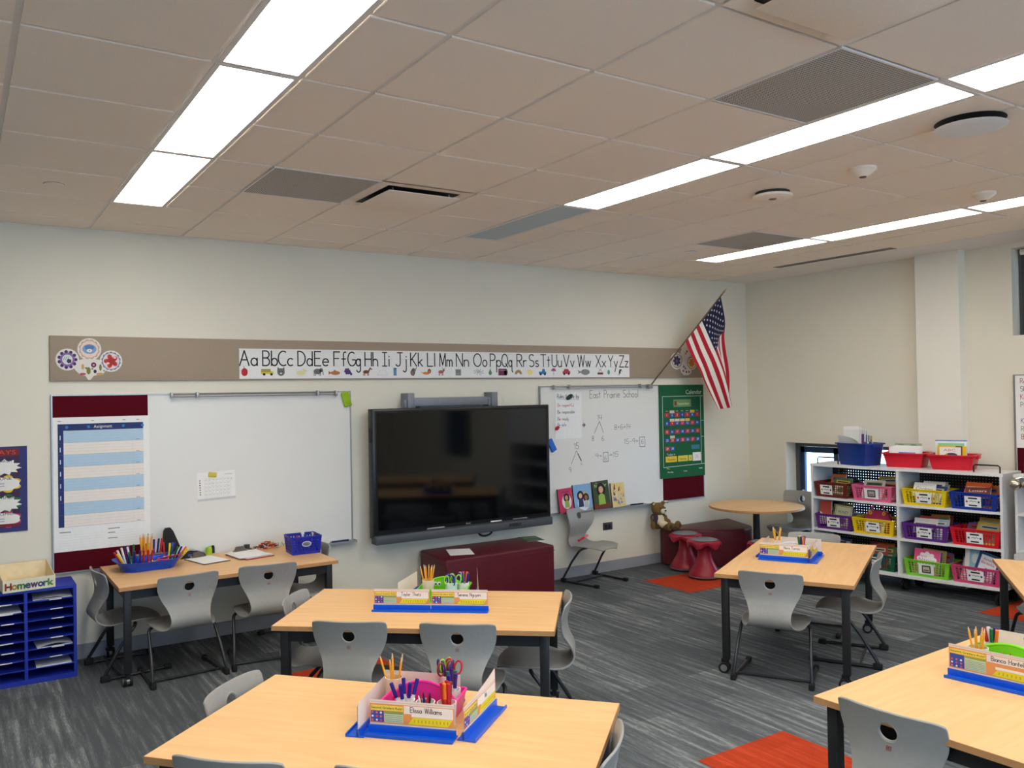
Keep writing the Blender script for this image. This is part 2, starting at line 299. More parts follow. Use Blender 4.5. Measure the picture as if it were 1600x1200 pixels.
# ---------------------------------------------------------------- object helpers
def tag(o, label, cat, group=None, kind=None):
    if label: o['label'] = label
    if cat: o['category'] = cat
    if group: o['group'] = group
    if kind: o['kind'] = kind
    return o
def struct(o): o['kind'] = 'structure'; return o
def thing(name, label, cat, loc=(0, 0, 0), rotz=0, group=None, rot=None):
    o = bpy.data.objects.new(name, None); col.objects.link(o); o.empty_display_size = .05
    o.location = loc; o.rotation_euler = rot if rot else (0, 0, rotz); return tag(o, label, cat, group)
def kids(o): return [c for c in KID.get(o.name, [])]
KID = {}
def dup(o, loc=None, rot=None, label=None, group=None, scale=None, name=None):
    def cp(a, par):
        c = a.copy(); col.objects.link(c)
        if par: c.parent = par
        for ch in a.children: cp(ch, c)
        return c
    c = cp(o, None)
    if loc is not None: c.location = loc
    if rot is not None: c.rotation_euler = rot
    if scale is not None: c.scale = scale
    if label: c['label'] = label
    if group: c['group'] = group
    elif 'group' in c and group == '': del c['group']
    return c
random.seed(7)
# ================================================================ the room
H = 2.945; WX = 6.665; LX = -3.7; BY = -9.6; CG = .6096
ROW = lambda r: -(.3183+(r-1)*CG)
struct(MB().box(LX-.2, WX+.3, BY-.2, .2, -.12, 0, M_carpet).build('floor'))
struct(MB().box(LX-.2, WX+.5, 0, .2, 0, H+.15, M_wall).build('wall_front'))
struct(MB().box(LX-.2, LX, BY, 0, 0, H+.15, M_wall).build('wall_left'))
bw = MB(); y0, y1 = BY-.2, BY
for a in ((LX, -2.2, 0, H+.15), (-2.2, 4.4, 0, .9), (-2.2, 4.4, 2.5, H+.15), (4.4, WX, 0, H+.15), (.9, 1.3, .9, 2.5)): bw.box(a[0], a[1], y0, y1, a[2], a[3], M_wall)
struct(bw.build('wall_back'))
# right wall with a low window near the corner and a high window nearer the viewer
rw = MB(); LW = (-1.95, -.5, .34, 1.19); UW = (-6.9, -2.81, 2.17, 2.9)
for (a, b, c, d) in ((-.5, 0, 0, H+.15), (LW[0], LW[1], 0, LW[2]), (LW[0], LW[1], LW[3], H+.15), (UW[1], LW[0], 0, H+.15), (-6.4, UW[1], 0, UW[2]), (UW[0], -6.4, 0, .65), (UW[0], -6.4, 1.55, UW[2]), (UW[0], UW[1], UW[3], H+.15), (BY, -7.45, 0, H+.15), (-7.45, UW[0], 0, .65), (-7.45, UW[0], 1.55, H+.15)):
    rw.box(WX, WX+.3, a, b, c, d, M_wall)
struct(rw.build('wall_right'))
struct(MB().box(WX-.11, WX, -2.427, -2.035, 0, H, M_pillar).build('trim_1'))
# baseboards
struct(MB().box(LX, WX, -.012, 0, 0, .1, M_base).build('baseboard_front'))
bb = MB().box(WX-.012, WX, -2.035, 0, 0, .1, M_base).box(WX-.122, WX-.11, -2.43, -2.03, 0, .1, M_base).box(WX-.012, WX, BY, -2.43, 0, .1, M_base)
struct(bb.build('baseboard_right'))
struct(MB().box(LX, LX+.012, BY, 0, 0, .1, M_base).build('baseboard_left'))
# orange carpet tiles let into the floor
tiles = [(4.575, 5.18, -1.12, -.535, 'orange carpet square under the red wobble stools'), (2.165, 2.775, -4.13, -3.512, 'orange carpet square in front of the right-hand table in the foreground'),
         (5.872, 6.62, -3.62, -2.892, 'orange carpet square beside the white bookshelf at the right edge'), (1.0, 1.61, -1.75, -1.14, 'orange carpet square under the middle table')]
for i, (a, b, c, d, l) in enumerate(tiles):
    tag(MB().box(a, b, c, d, -.004, .0025, M_orange).build('carpet_tile'), l, 'carpet tile', 'orange carpet squares')
# ceiling: tegular tiles over a recessed grid, a drywall border on the right
cl = MB(); cl.box(LX, WX, BY, 0, H+.006, H+.15, M_dry)
FIX = set()
for r in (3, 7): pass
XC0 = -7
def tilebox(x0, x1, y0, y1): 
    g = .011; cl.box(x0+g, x1-g, y0+g, y1-g, H-.002, H+.008, M_tile)
lightcols = (0, 4, 8)
grilles = {(1, 3), (3, 7), (7, 3)}; plaques = {(2, 3), (2, 8)}
for c in range(-6, 10):
    for r in range(0, 16):
        ya = 0 if r == 0 else ROW(r); yb = ROW(r+1) if r else ROW(1)
        x0 = c*CG; x1 = x0+CG
        if x0 < LX: x0 = LX
        if (c, r) in grilles or (c, r) in plaques: continue
        if c in lightcols and 2 <= r <= 13: tilebox(c*CG+.315, x1, yb, ya)
        else: tilebox(x0, x1, yb, ya)
cl.box(10*CG, WX, BY, 0, H-.002, H+.008, M_dry)
ce = struct(cl.build('ceiling'))
# light fixtures, 1 x 4 ft, two rows of tiles long
lab = {0: 'left', 4: 'centre', 8: 'right'}
def fixture(c, r, lit, label, group):
    t = thing('ceiling_light', label, 'ceiling light', (c*CG, ROW(r), H), 0, group)
    L = 2*CG; m = MB(); a = .012
    m.box(.004, .024, -L+.004, -.004, -.004, .004, M_dry).box(.294, .312, -L+.004, -.004, -.004, .004, M_dry).box(.024, .294, -.022, -.004, -.004, .004, M_dry).box(.024, .294, -L+.004, -L+.022, -.004, .004, M_dry)
    m.build('frame', t)
    MB().box(.024, .294, -L+.022, -.022, -.0025, .002, M_lamps[c] if lit else M_unlit).build('diffuser', t); return t
for c in lightcols:
    for r in (2, 4, 6, 8, 10, 12):
        lit = not (c == 4 and r == 2)
        if not lit: fixture(c, r, False, 'unlit bluish panel light at the far end of the middle row of ceiling lights', None); continue
        nm = {0: 'left', 4: 'middle', 8: 'right'}[c]
        first = 4 if c == 4 else 2
        k = (r-first)//2
        pos = ['nearest the board wall', 'second from the board wall', 'third from the board wall', 'fourth from the board wall', 'fifth from the board wall', 'sixth from the board wall'][k]
        fixture(c, r, True, 'lit white panel light in the %s ceiling row, %s' % (nm, pos), 'lit panel lights in the %s ceiling row' % nm)
# return air grilles
for (c, r), l in (((1, 3), 'grey perforated ceiling grille beside the left row of lights'), ((3, 7), 'large grey perforated ceiling grille nearest the viewer, beside the middle lights'), ((7, 3), 'grey perforated ceiling grille beside the far right row of lights')):
    t = thing('return_grille', l, 'ceiling vent', (c*CG, ROW(r+1), H))
    MB().box(.01, CG-.01, .01, CG-.01, -.003, .004, M_perfgrille).build('perforated_panel', t)
    g = MB(); 
    for a in ((0.003, .012, .003, CG-.003), (CG-.012, CG-.003, .003, CG-.003), (.012, CG-.012, .003, .012), (.012, CG-.012, CG-.012, CG-.003)): g.box(a[0], a[1], a[2], a[3], -.005, .004, M_dry)
    g.build('frame', t)
# plaque air diffusers: recessed dark throat, hanging square plate
for (c, r), l in (((2, 3), 'square white air diffuser beside the grey grille above the boards'), ((2, 8), 'square white air diffuser at the top edge of the picture')):
    t = thing('air_diffuser', l, 'ceiling vent', (c*CG, ROW(r+1), H))
    g = MB(); s = CG; a = .07
    # sloping frame going up into the throat
    V = [(0.003, .003, -.003), (s-.003, .003, -.003), (s-.003, s-.003, -.003), (.003, s-.003, -.003), (a, a, .0), (s-a, a, .0), (s-a, s-a, .0), (a, s-a, .0)]
    g.add(V, [(0, 4, 5, 1), (1, 5, 6, 2), (2, 6, 7, 3), (3, 7, 4, 0)], M_tile); g.build('frame', t)
    MB().box(.045, s-.045, .045, s-.045, .003, .0055, BLACK).build('throat', t)
    p = MB().box(.075, s-.075, .075, s-.075, -.028, -.022, M_tile, .002)
    for x in (.12, s-.12):
        for y in (.12, s-.12): p.cyl((x, y, -.022), (x, y, .003), .004, M_alu, 6)
    p.build('plate', t)
def sprinkler(x, y, l):
    t = thing('sprinkler_cover', l, 'sprinkler', (x, y, H)); MB().lathe([(.05, 0), (.05, -.004), (.048, -.008), (.0001, -.009)][::-1], M_tile, 20).build('cover_plate', t)
    MB().lathe([(.054, -.0008), (.05, -.0035)], cm(70, 62, 55), 20).build('gap_ring', t)
sprinkler(-.319, -1.231, 'small flush round sprinkler cover in the ceiling at far left'); sprinkler(4.519, -1.256, 'small flush round sprinkler cover near the far right lights')
def dome(x, y, r, h, l, cat, name, dark=False):
    t = thing(name, l, cat, (x, y, H))
    MB().lathe([(.0001, -h), (r*.35, -h), (r*.55, -h*.8), (r*.85, -h*.45), (r, -h*.3), (r, -.0021)], M_tile, 24).build('housing', t)
    MB().lathe([(.0001, -h-.004), (r*.25, -h-.004), (r*.28, -h+.002)], cm(60, 55, 50), 12).build('sensor', t)
dome(3.363, -3.644, .07, .05, 'white dome occupancy sensor between the middle and right rows of lights', 'ceiling sensor', 'occupancy_sensor')
dome(4.566, -3.66, .07, .05, 'white dome occupancy sensor beside the far right row of lights', 'ceiling sensor', 'occupancy_sensor')
t = thing('ceiling_speaker', 'flat round white disc with dark rim on the ceiling beyond the middle lights', 'ceiling device', (3.381, -3.033, H))
MB().lathe([(.0001, -.042), (.1, -.042), (.115, -.036), (.115, -.022), (.1, -.018)], M_tile, 28).build('disc', t); MB().lathe([(.1, -.018), (.1, -.0021)], cm(52, 46, 42), 28).build('neck', t)
MB().lathe([(.0001, -.046), (.02, -.046), (.024, -.0425)], cm(120, 110, 100), 12).build('lamp_dot', t)
t = thing('hanging_disc_diffuser', 'white convex disc hanging below a dark round opening at the right of the ceiling', 'ceiling vent', (3.07, -4.37, H))
MB().lathe([(.0001, -.002), (.135, -.0022), (.145, -.0028)][::-1], BLACK, 32).build('dark_opening', t)
MB().lathe([(.0001, -.044), (.08, -.041), (.14, -.034), (.15, -.03), (.1, -.026), (.0001, -.026)], M_shelfw, 32).cyl((0, 0, -.026), (0, 0, -.003), .02, M_alu).build('disc', t)
t = thing('slot_diffuser', 'long black slotted linear vent along the ceiling border above the window wall', 'ceiling vent', (5.90, -.98, H), 0)
g = MB(); 
g.box(0, .012, -1.22, 0, -.004, .003, M_dry).box(.118, .13, -1.22, 0, -.004, .003, M_dry)
g.build('frame', t); g = MB().box(.012, .118, -1.22, 0, -.003, .0, BLACK); g.build('slot_opening', t)
g = MB()
for k in range(1, 4): g.box(.012+k*.0265-.003, .012+k*.0265+.003, -1.22, 0, -.0045, -.003, M_alu)
g.build('blades', t)

# windows
def window(name, y0, y1, z0, z1, depth, mull, fr, shade=False, low=False):
    t = bpy.data.objects.new(name, None); col.objects.link(t); t['kind'] = 'structure'; t.location = (WX+depth, y0, z0)
    W = y1-y0; Hh = z1-z0; f = MB(); a = .045
    f.box(0, .07, 0, W, 0, a, fr).box(0, .07, 0, W, Hh-a, Hh, fr).box(0, .07, 0, a, a, Hh-a, fr).box(0, .07, W-a, W, a, Hh-a, fr)
    for m_ in mull: f.box(0, .07, m_-.025, m_+.025, a, Hh-a, fr)
    f.build('window_frame', t)
    MB().box(.03, .036, a, W-a, a, Hh-a, M_glass).build('window_pane', t)
    return t
FR = mat('window_frame_metal', (96, 98, 100), .4, metal=.3); FRB = mat('window_sash_blue', (40, 66, 98), .5)
t = window('window_1', LW[0], LW[1], LW[2], LW[3], .16, (.9,), FR)
s = MB(); W = LW[1]-LW[0]
s.box(.02, .06, .95, 1.0, .05, .8, FRB).box(.02, .06, 1.355, 1.4, .05, .8, FRB).box(.02, .06, .95, 1.4, .74, .8, FRB).box(.02, .06, .95, 1.4, .05, .1, FRB)
s.build('casement_sash', t); MB().box(.0, .02, 1.36, 1.38, .22, .34, M_shelfw, .005).build('window_handle', t)
t = window('window_2', UW[0], UW[1], UW[2], UW[3], .12, (1.3, 2.7), FR)
MB().box(-.03, -.026, .0, UW[1]-UW[0]-.035, .0, UW[3]-UW[2], mat('shade_cloth', (70, 74, 80), .9, var=.05, scale=300)).cyl((-.028, .0, .70), (-.028, UW[1]-UW[0]-.035, .70), .025, M_dry, 12).build('roller_shade', t)
t = window('window_4', -7.45, -6.4, .65, 1.55, .16, (.5,), FR)
sm_ = bpy.data.materials.new('added_dimming_blind'); sm_.use_nodes = True; n_ = sm_.node_tree; b_ = n_.nodes['Principled BSDF']; b_.inputs['Base Color'].default_value = lin((60, 70, 80))+(1,)
tr_ = n_.nodes.new('ShaderNodeBsdfTransparent'); tr_.inputs[0].default_value = (.42, .75, 1, 1); mx_ = n_.nodes.new('ShaderNodeMixShader'); mx_.inputs[0].default_value = .7
n_.links.new(b_.outputs[0], mx_.inputs[1]); n_.links.new(tr_.outputs[0], mx_.inputs[2]); n_.links.new(mx_.outputs[0], n_.nodes['Material Output'].inputs[0])
MB().box(-.03, -.027, .0, 1.05, .0, .9, sm_).build('added_dimming_blind', t)  # out-of-view blind added to dim and tint this window's reflection in the display
t = bpy.data.objects.new('added_fill_window', None); col.objects.link(t); t['kind'] = 'structure'; t.location = (0, BY-.1, 0)  # unseen back windows, added to let in fill daylight
f = MB()
for x0, x1 in ((-2.2, .9), (1.3, 4.4)):
    f.box(x0, x1, 0, .05, .9, .95, FR).box(x0, x1, 0, .05, 2.45, 2.5, FR).box(x0, x0+.05, 0, .05, .95, 2.45, FR).box(x1-.05, x1, 0, .05, .95, 2.45, FR).box((x0+x1)/2-.03, (x0+x1)/2+.03, 0, .05, .95, 2.45, FR)
f.build('window_frame', t); f = MB()
for x0, x1 in ((-2.15, .85), (1.35, 4.35)): f.box(x0, x1, .02, .026, .95, 2.45, M_glass)
f.build('window_pane', t)
# ================================================================ tables
TH = .62; TL = 1.405; TW = .80
def make_table(label, loc, deg):
    t = thing('classroom_table', label, 'table', loc, R(deg), 'classroom tables')
    m = MB(); a, b = TL/2, TW/2
    m.box(-a, a, -b, b, TH-.022, TH, M_wood); m.box(-a-.0015, a+.0015, -b-.0015, b+.0015, TH-.0235, TH-.0008, M_edge)
    m.build('tabletop', t)
    f = MB(); i = .03
    f.box(-a+i+.04, a-i-.04, -b+i+.005, -b+i+.03, TH-.085, TH-.024, M_blackmetal).box(-a+i+.04, a-i-.04, b-i-.03, b-i-.005, TH-.085, TH-.024, M_blackmetal)
    f.box(-a+i+.005, -a+i+.03, -b+i+.04, b-i-.04, TH-.085, TH-.024, M_blackmetal).box(a-i-.03, a-i-.005, -b+i+.04, b-i-.04, TH-.085, TH-.024, M_blackmetal)
    f.build('apron_frame', t)
    for sx in (-1, 1):
        for sy in (-1, 1):
            x, y = sx*(a-i-.022), sy*(b-i-.022)
            l = MB().box(x-.022, x+.022, y-.022, y+.022, .085, TH-.0236, M_blackmetal, .006).build('leg', t)
            c = MB(); c.box(x-.012, x+.012, y-.012, y+.03, .05, .086, M_rubber)
            c.cyl((x-.026, y+.012, .034), (x-.010, y+.012, .034), .033, M_rubber, 18).cyl((x+.010, y+.012, .034), (x+.026, y+.012, .034), .033, M_rubber, 18)
            c.cyl((x-.028, y+.012, .034), (x+.028, y+.012, .034), .021, M_alu, 16)
            c.build('caster', l)
    return t
t_left = make_table('wooden table against the board wall at the left with blue art tray and papers', (.745, -.451, 0), 0)
t_mid = make_table('wooden table in the middle of the room with a green caddy', (1.328, -2.381, 0), -40.08)
t_front = make_table('wooden table in the foreground with a pink caddy', (.48, -3.759, 0), -48.55)
t_right = make_table('wooden table on the right, between the red stools and the bookshelf', (3.977, -2.726, 0), 28.1)
t_fr = make_table('wooden table at the bottom right corner with a bright green caddy', (2.594, -4.75, 0), 2.2)
t_fr2 = make_table('wooden table cut off by the right edge in front of the bookshelves', (4.58, -4.205, 0), -145.7)

# ================================================================ chairs
PROF = [(.0, .668), (.012, .63), (.022, .59), (.028, .545), (.024, .50), (.010, .455), (-.006, .415), (-.010, .385), (.004, .355), (.035, .338), (.08, .332), (.14, .334), (.21, .342), (.28, .352), (.33, .354), (.37, .346), (.395, .330)]
WID = [(0, .181), (.012, .185), (.05, .186), (.10, .181), (.15, .163), (.20, .139), (.25, .122), (.29, .118), (.33, .130), (.37, .156), (.42, .180), (.50, .198), (.58, .199), (.65, .188), (.69, .165), (.715, .135), (.74, .09)]
def interp(tab, x):
    for (a, b), (c, d) in zip(tab, tab[1:]):
        if x <= c: 
            k = (x-a)/(c-a); return b+(d-b)*k
    return tab[-1][1]
def crom(P, t):
    n = len(P)-1; x = min(max(t, 0), .99999)*n; i = int(x); f = x-i
    p0 = P[max(i-1, 0)]; p1 = P[i]; p2 = P[i+1]; p3 = P[min(i+2, n)]
    return tuple(.5*((2*b)+(-a+c)*f+(2*a-5*b+4*c-d)*f*f+(-a+3*b-3*c+d)*f*f*f) for a, b, c, d in zip(p0, p1, p2, p3))
def make_chair():
    t = thing('school_chair', '', 'chair')
    # centre line by arc length
    S = [crom(PROF, i/160) for i in range(161)]; L = [0]
    for a, b in zip(S, S[1:]): L.append(L[-1]+math.hypot(b[0]-a[0], b[1]-a[1]))
    tot = L[-1]
    def cen(s):
        for i in range(160):
            if s <= L[i+1]+1e-9:
                k = (s-L[i])/(L[i+1]-L[i]); return (S[i][0]+(S[i+1][0]-S[i][0])*k, S[i][1]+(S[i+1][1]-S[i][1])*k)
        return S[-1]
    ws = tot/.74
    def smoothw(s):
        return sum(interp(WID, max(0, min(.74, s/ws+d))) for d in (-.015, -.007, 0, .007, .015))/5
    NU, NV = 28, 72; hs = .078; hr = .034
    ss = sorted(set([tot*j/NV for j in range(NV+1)]))
    def pt(u, s):
        y, z = cen(s); w_ = smoothw(s); x = u*w_
        back = max(0, min(1, (.30-s)/.12)); seat = max(0, min(1, (s-.36)/.1))
        y += .030*back*abs(u)**2.2*(w_/.18)
        lipr = max(0, 1-abs(s-.47)/.14); z += .016*seat*abs(u)**2.5*lipr - .010*seat*abs(u)**3*max(0, (s-.58)/.1)
        if s < .02: z -= .009*abs(u)**9*(1-s/.02)   # rounded upper corners
        return (x, y, z)
    V = []; idx = {}
    # snap grid vertices near the hole to its rim
    for j, s in enumerate(ss):
        for i in range(NU+1):
            u = -1+2*i/NU; w_ = smoothw(s); x = u*w_; s2 = s; u2 = u
            d = math.hypot(x, s-hs)
            V.append([u2, s2, d])
    F = []; keep = []
    for j in range(len(ss)-1):
        for i in range(NU):
            q = [j*(NU+1)+i, j*(NU+1)+i+1, (j+1)*(NU+1)+i+1, (j+1)*(NU+1)+i]
            cx = sum(V[k][0]*smoothw(V[k][1]) for k in q)/4; cs = sum(V[k][1] for k in q)/4
            if math.hypot(cx, cs-hs) < hr: continue
            F.append(q)
    used = {}
    for q in F:
        for k in range(4):
            e = tuple(sorted((q[k], q[(k+1) % 4]))); used[e] = used.get(e, 0)+1
    bnd = {v for e, c in used.items() if c == 1 for v in e if V[v][2] < hr+.02}
    for v in bnd:
        u, s, d = V[v]; x = u*smoothw(s); k = hr/max(d, 1e-6); s2 = hs+(s-hs)*k; x2 = x*k; V[v] = [x2/smoothw(s2), s2, hr]
    bm = bmesh.new(); bv = [bm.verts.new(pt(a[0], a[1])) for a in V]
    for q in F: bm.faces.new([bv[k] for k in q])
    for v in [v for v in bm.verts if not v.link_faces]: bm.verts.remove(v)
    bmesh.ops.recalc_face_normals(bm, faces=bm.faces[:]); bm.normal_update()
    top = list(bm.verts); off = {}
    th = .0095
    geo = bmesh.ops.duplicate(bm, geom=bm.verts[:]+bm.edges[:]+bm.faces[:])
    m2 = geo['vert_map']
    be = [e for e in bm.edges if len(e.link_faces) == 1]
    for v in top: m2[v].co = v.co-v.normal*th
    nf = [f for f in geo['geom'] if isinstance(f, bmesh.types.BMFace)]
    bmesh.ops.reverse_faces(bm, faces=nf)
    tset = set(top)
    for e in be:
        a, b = e.verts
        if a in tset and b in tset: bm.faces.new((a, b, m2[b], m2[a]))
    bmesh.ops.recalc_face_normals(bm, faces=bm.faces[:])
    me = bpy.data.meshes.new('seat_shell'); bm.to_mesh(me); bm.free(); me.materials.append(M_grey)
    me.polygons.foreach_set('use_smooth', [True]*len(me.polygons)); me.set_sharp_from_angle(angle=R(60))
    o = bpy.data.objects.new('seat_shell', me); col.objects.link(o); o.parent = t
    bv_ = o.modifiers.new('edge', 'BEVEL'); bv_.width = .0032; bv_.segments = 2; bv_.limit_method = 'ANGLE'; bv_.angle_limit = R(50)
    # thickened rim of the hand hole
    c0 = Vector(pt(0, hs)); ya = Vector(pt(0, hs-.03))-Vector(pt(0, hs+.03)); ya.normalize(); nn = Vector((1, 0, 0)).cross(ya)
    cc = c0; sgn = 1 if nn.y < 0 else -1
    cc = c0+nn*sgn*(.0045)
    g = MB(); g.tube([cc+Vector((1, 0, 0))*math.cos(2*PI*k/24)*.0355+ya*math.sin(2*PI*k/24)*.0355 for k in range(24)], .0062, M_grey, 6, closed=True)
    g.build('hole_rim', t)
    # maker's mark on the back, a small m in a square
    sm = MB(); y, z = cen(.135); RD = cm(150, 44, 48)
    sm.T = Matrix.Translation((0, y-.011, z)) @ Matrix.Rotation(R(-8), 4, 'X')
    sm.line([(-.008, -.007), (-.008, .007), (.008, .007), (.008, -.007)], .0016, RD, .001).line([(-.004, -.007), (-.004, .002), (0, .003), (0, -.007)], .0016, RD, .001).line([(0, .003), (.004, .002), (.004, -.007)], .0016, RD, .001)
    sm.build('maker_mark', t)
    for sx in (-1, 1):
        P = [(sx*.205, .40, .014), (sx*.222, .06, .014)]
        for k in range(7):
            a = R(90*k/6); P.append((sx*.224, .045-.03*math.sin(a), .014+.03*(1-math.cos(a))+.0))
        P += [(sx*.212, .11, .20), (sx*.203, .185, .296)]
        for k in range(1, 6):
            a = R(80*k/5); P.append((sx*(.203-.042*(1-math.cos(a))), .185+.028*math.sin(a), .296+.030*math.sin(a)))
        P += [(sx*.09, .215, .3275)]
        MB().tube(P, .0105, M_tube, 10).build('leg', t)
        g = MB(); g.box(sx*.205-.016, sx*.205+.016, .375, .425, 0, .032, M_rubber, .008); g.build('glide', t)
        g = MB(); g.box(sx*.223-.016, sx*.223+.016, -.012, .045, 0, .040, M_rubber, .008); g.build('glide', t)
    MB().tube([(-.219, .12, .014), (.219, .12, .014)], .0075, M_tube, 8).build('crossbar', t)
    g = MB().box(-.1, .1, .17, .26, .324, .3295, M_blackmetal, .002); g.build('seat_plate', t)
    return t
chair0 = make_chair(); CH = []
def chair(x, y, rz, label, sc_=1, z=0):
    if not CH: o = chair0; o.location = (x, y, z); o.rotation_euler = (0, 0, R(rz)); o['label'] = label
    else: o = dup(chair0, (x, y, z), (0, 0, R(rz)), label)
    o['group'] = 'grey shell school chairs'; o.scale = (sc_,)*3; CH.append(o); return o
chair(.437, -.935, 3.5, 'grey chair with its back to us at the left table, nearer the blue art tray')
chair(.935, -.93, -8, 'grey chair with its back to us at the left table, in front of the papers')
chair(-.045, -.40, -85, 'grey chair at the left end of the left table, beside the blue mail cubby')
chair(1.53, -.33, 96, 'grey chair at the right end of the left table, behind the blue basket')
chair(.803, -2.551, -40, 'grey chair with its back to us at the middle table, left of the two')
chair(1.209, -2.900, -41, 'grey chair with its back to us at the middle table, right of the two')
chair(.765, -1.845, -130, 'grey chair pushed against the left end of the middle table')
chair(1.98, -2.79, 52, 'grey chair at the right end of the middle table, seen from the side')
chair(3.275, -3.035, -60, 'grey chair with its back to us at the near end of the right table')
chair(4.235, -3.14, 28, 'grey chair seen from the side along the right edge of the right table')
chair(4.675, -2.312, 118, 'grey chair at the far end of the right table in front of the bookshelf')
chair(.085, -3.09, -138.5, 'grey chair at the left end of the foreground table with the pink caddy')
chair(-.115, -3.785, -44.7, 'grey chair with its back to us at the bottom edge near the left corner')
chair(.268, -4.145, -46, 'grey chair at the bottom edge of which only a sliver of its top shows')
chair(.965, -4.345, 41.5, 'grey chair at the right end of the foreground table, cut off by the bottom edge')
chair(1.84, -4.685, -84.7, 'grey chair with its back to us at the bottom right table')
chair(4.17, -.075, -170, 'empty grey chair standing against the board wall with a red marker on its seat')
chair(6.5, -.83, 94, 'bluish grey chair between the round table and the low window', 1.07)
chair(5.12, -3.72, 124, 'grey chair at the right edge in front of the second bookshelf, mostly cut off')

# ================================================================ round table
t = thing('round_table', 'round beech table on a dark post in the far corner', 'table', (5.94, -.70, 0))
m = MB(); m.lathe([(.455, .578), (.4585, .581), (.4585, .597), (.455, .6)], M_edge, 64); m.prism([(.4556*math.cos(2*PI*k/64), .4556*math.sin(2*PI*k/64)) for k in range(64)], .599, .6006, M_wood); m.build('tabletop', t)
MB().cyl((0, 0, .03), (0, 0, .578), .033, M_blackmetal, 24).build('post', t)
MB().lathe([(.27, 0), (.27, .012), (.24, .022), (.05, .03)], M_blackmetal, 40).lathe([(.16, .56), (.16, .578)], M_blackmetal, 24).build('base', t)

# ================================================================ upholstered benches
def bench(name, label, pts, h, group, seam=True):
    t = thing(name, label, 'bench', (0, 0, 0), 0, group)
    me_b = bmesh.new(); vs = [me_b.verts.new((x, y, 0.015)) for x, y in pts]; f = me_b.faces.new(vs)
    ex = bmesh.ops.extrude_face_region(me_b, geom=[f]); tv = [v for v in ex['geom'] if isinstance(v, bmesh.types.BMVert)]
    bmesh.ops.translate(me_b, vec=(0, 0, h-.015), verts=tv); bmesh.ops.recalc_face_normals(me_b, faces=me_b.faces[:])
    bmesh.ops.bevel(me_b, geom=[e for e in me_b.edges if any(v in tv for v in e.verts)], offset=.018, segments=4, affect='EDGES', profile=.5)
    me = bpy.data.meshes.new('cushion'); me_b.to_mesh(me); me_b.free(); me.materials.append(M_vinyl); me.polygons.foreach_set('use_smooth', [True]*len(me.polygons)); me.set_sharp_from_angle(angle=R(35))
    o = bpy.data.objects.new('upholstered_body', me); col.objects.link(o); o.parent = t
    cx = sum(p[0] for p in pts)/len(pts); cy = sum(p[1] for p in pts)/len(pts)
    for p in pts[::max(1, len(pts)//4)][:4]:
        x = p[0]+(cx-p[0])*.2; y = p[1]+(cy-p[1])*.2; MB().cyl((x, y, 0), (x, y, .018), .025, M_rubber).build('foot', t)
    if seam:
        s = MB(); P = [(cx+(x-cx)*1.001, cy+(y-cy)*1.001, h-.045) for x, y in pts]; s.tube(P, .0022, M_vinyl_side, 5, closed=True); s.build('piping', t)
    return t
bench('upholstered_bench', 'long maroon vinyl block bench under the black screen', [(2.46, -.576), (3.545, -.545), (3.555, -.03), (2.515, -.03)], .45, 'maroon vinyl benches')
af = [(5.575, -.535), (5.70, -.595), (5.84, -.625), (5.96, -.60), (6.07, -.53)]
bench('upholstered_bench', 'curved maroon vinyl bench in the corner behind the wobble stools', [(5.206, -.16)]+af+[(6.28, -.03), (5.95, -.03), (5.27, -.03)], .365, 'maroon vinyl benches')

# ================================================================ wobble stools
def make_stool():
    t = thing('wobble_stool', '', 'stool', (0, 0, 0), 0, 'red wobble stools')
    k = 48; prof = [(.150, .022), (.148, .04), (.125, .085), (.095, .13), (.072, .18), (.062, .23), (.060, .27), (.068, .305), (.10, .325)]
    MB().lathe(prof, M_stool, 40).build('hourglass_body', t)
    m = MB(); V = []; F = []
    for (r, z, a) in ((.06, .338, 0), (.118, .352, 0), (.128, .354, 0), (.150, .346, .2), (.162, .335, .6), (.160, .305, 1.2), (.150, .298, 1.2), (.135, .322, .2), (.09, .318, 0)):
        for i in range(k):
            w_ = math.cos(6*2*PI*i/k); V.append((r*math.cos(2*PI*i/k), r*math.sin(2*PI*i/k), z-.019*a*w_))
    n = 9
    for j in range(n-1):
        for i in range(k): F.append((j*k+i, j*k+(i+1) % k, (j+1)*k+(i+1) % k, (j+1)*k+i))
    m.add(V, F, M_stool, True); m.build('fluted_rim', t)
    MB().lathe([(.0001, .349), (.11, .351), (.122, .3565), (.112, .362), (.0001, .3625)], mat('stool_grey_pad', (120, 122, 128), .8, bump=.2), 36).build('seat_pad', t)
    MB().lathe([(.0001, 0), (.12, .004), (.152, .014), (.156, .022), (.152, .028), (.14, .03)], mat('stool_base_rubber', (92, 84, 86), .7), 36).build('rubber_base', t)
    return t
s0 = make_stool(); s0.location = (5.25, -.40, 0); s0['label'] = 'red wobble stool nearer the board wall'
dup(s0, (5.13, -.765, 0), (0, 0, .4), 'red wobble stool nearer the viewer, in front of the other')
dup(s0, (5.47, -1.19, 0), (0, 0, .2), 'red wobble stool mostly hidden behind the right table and its name cards')

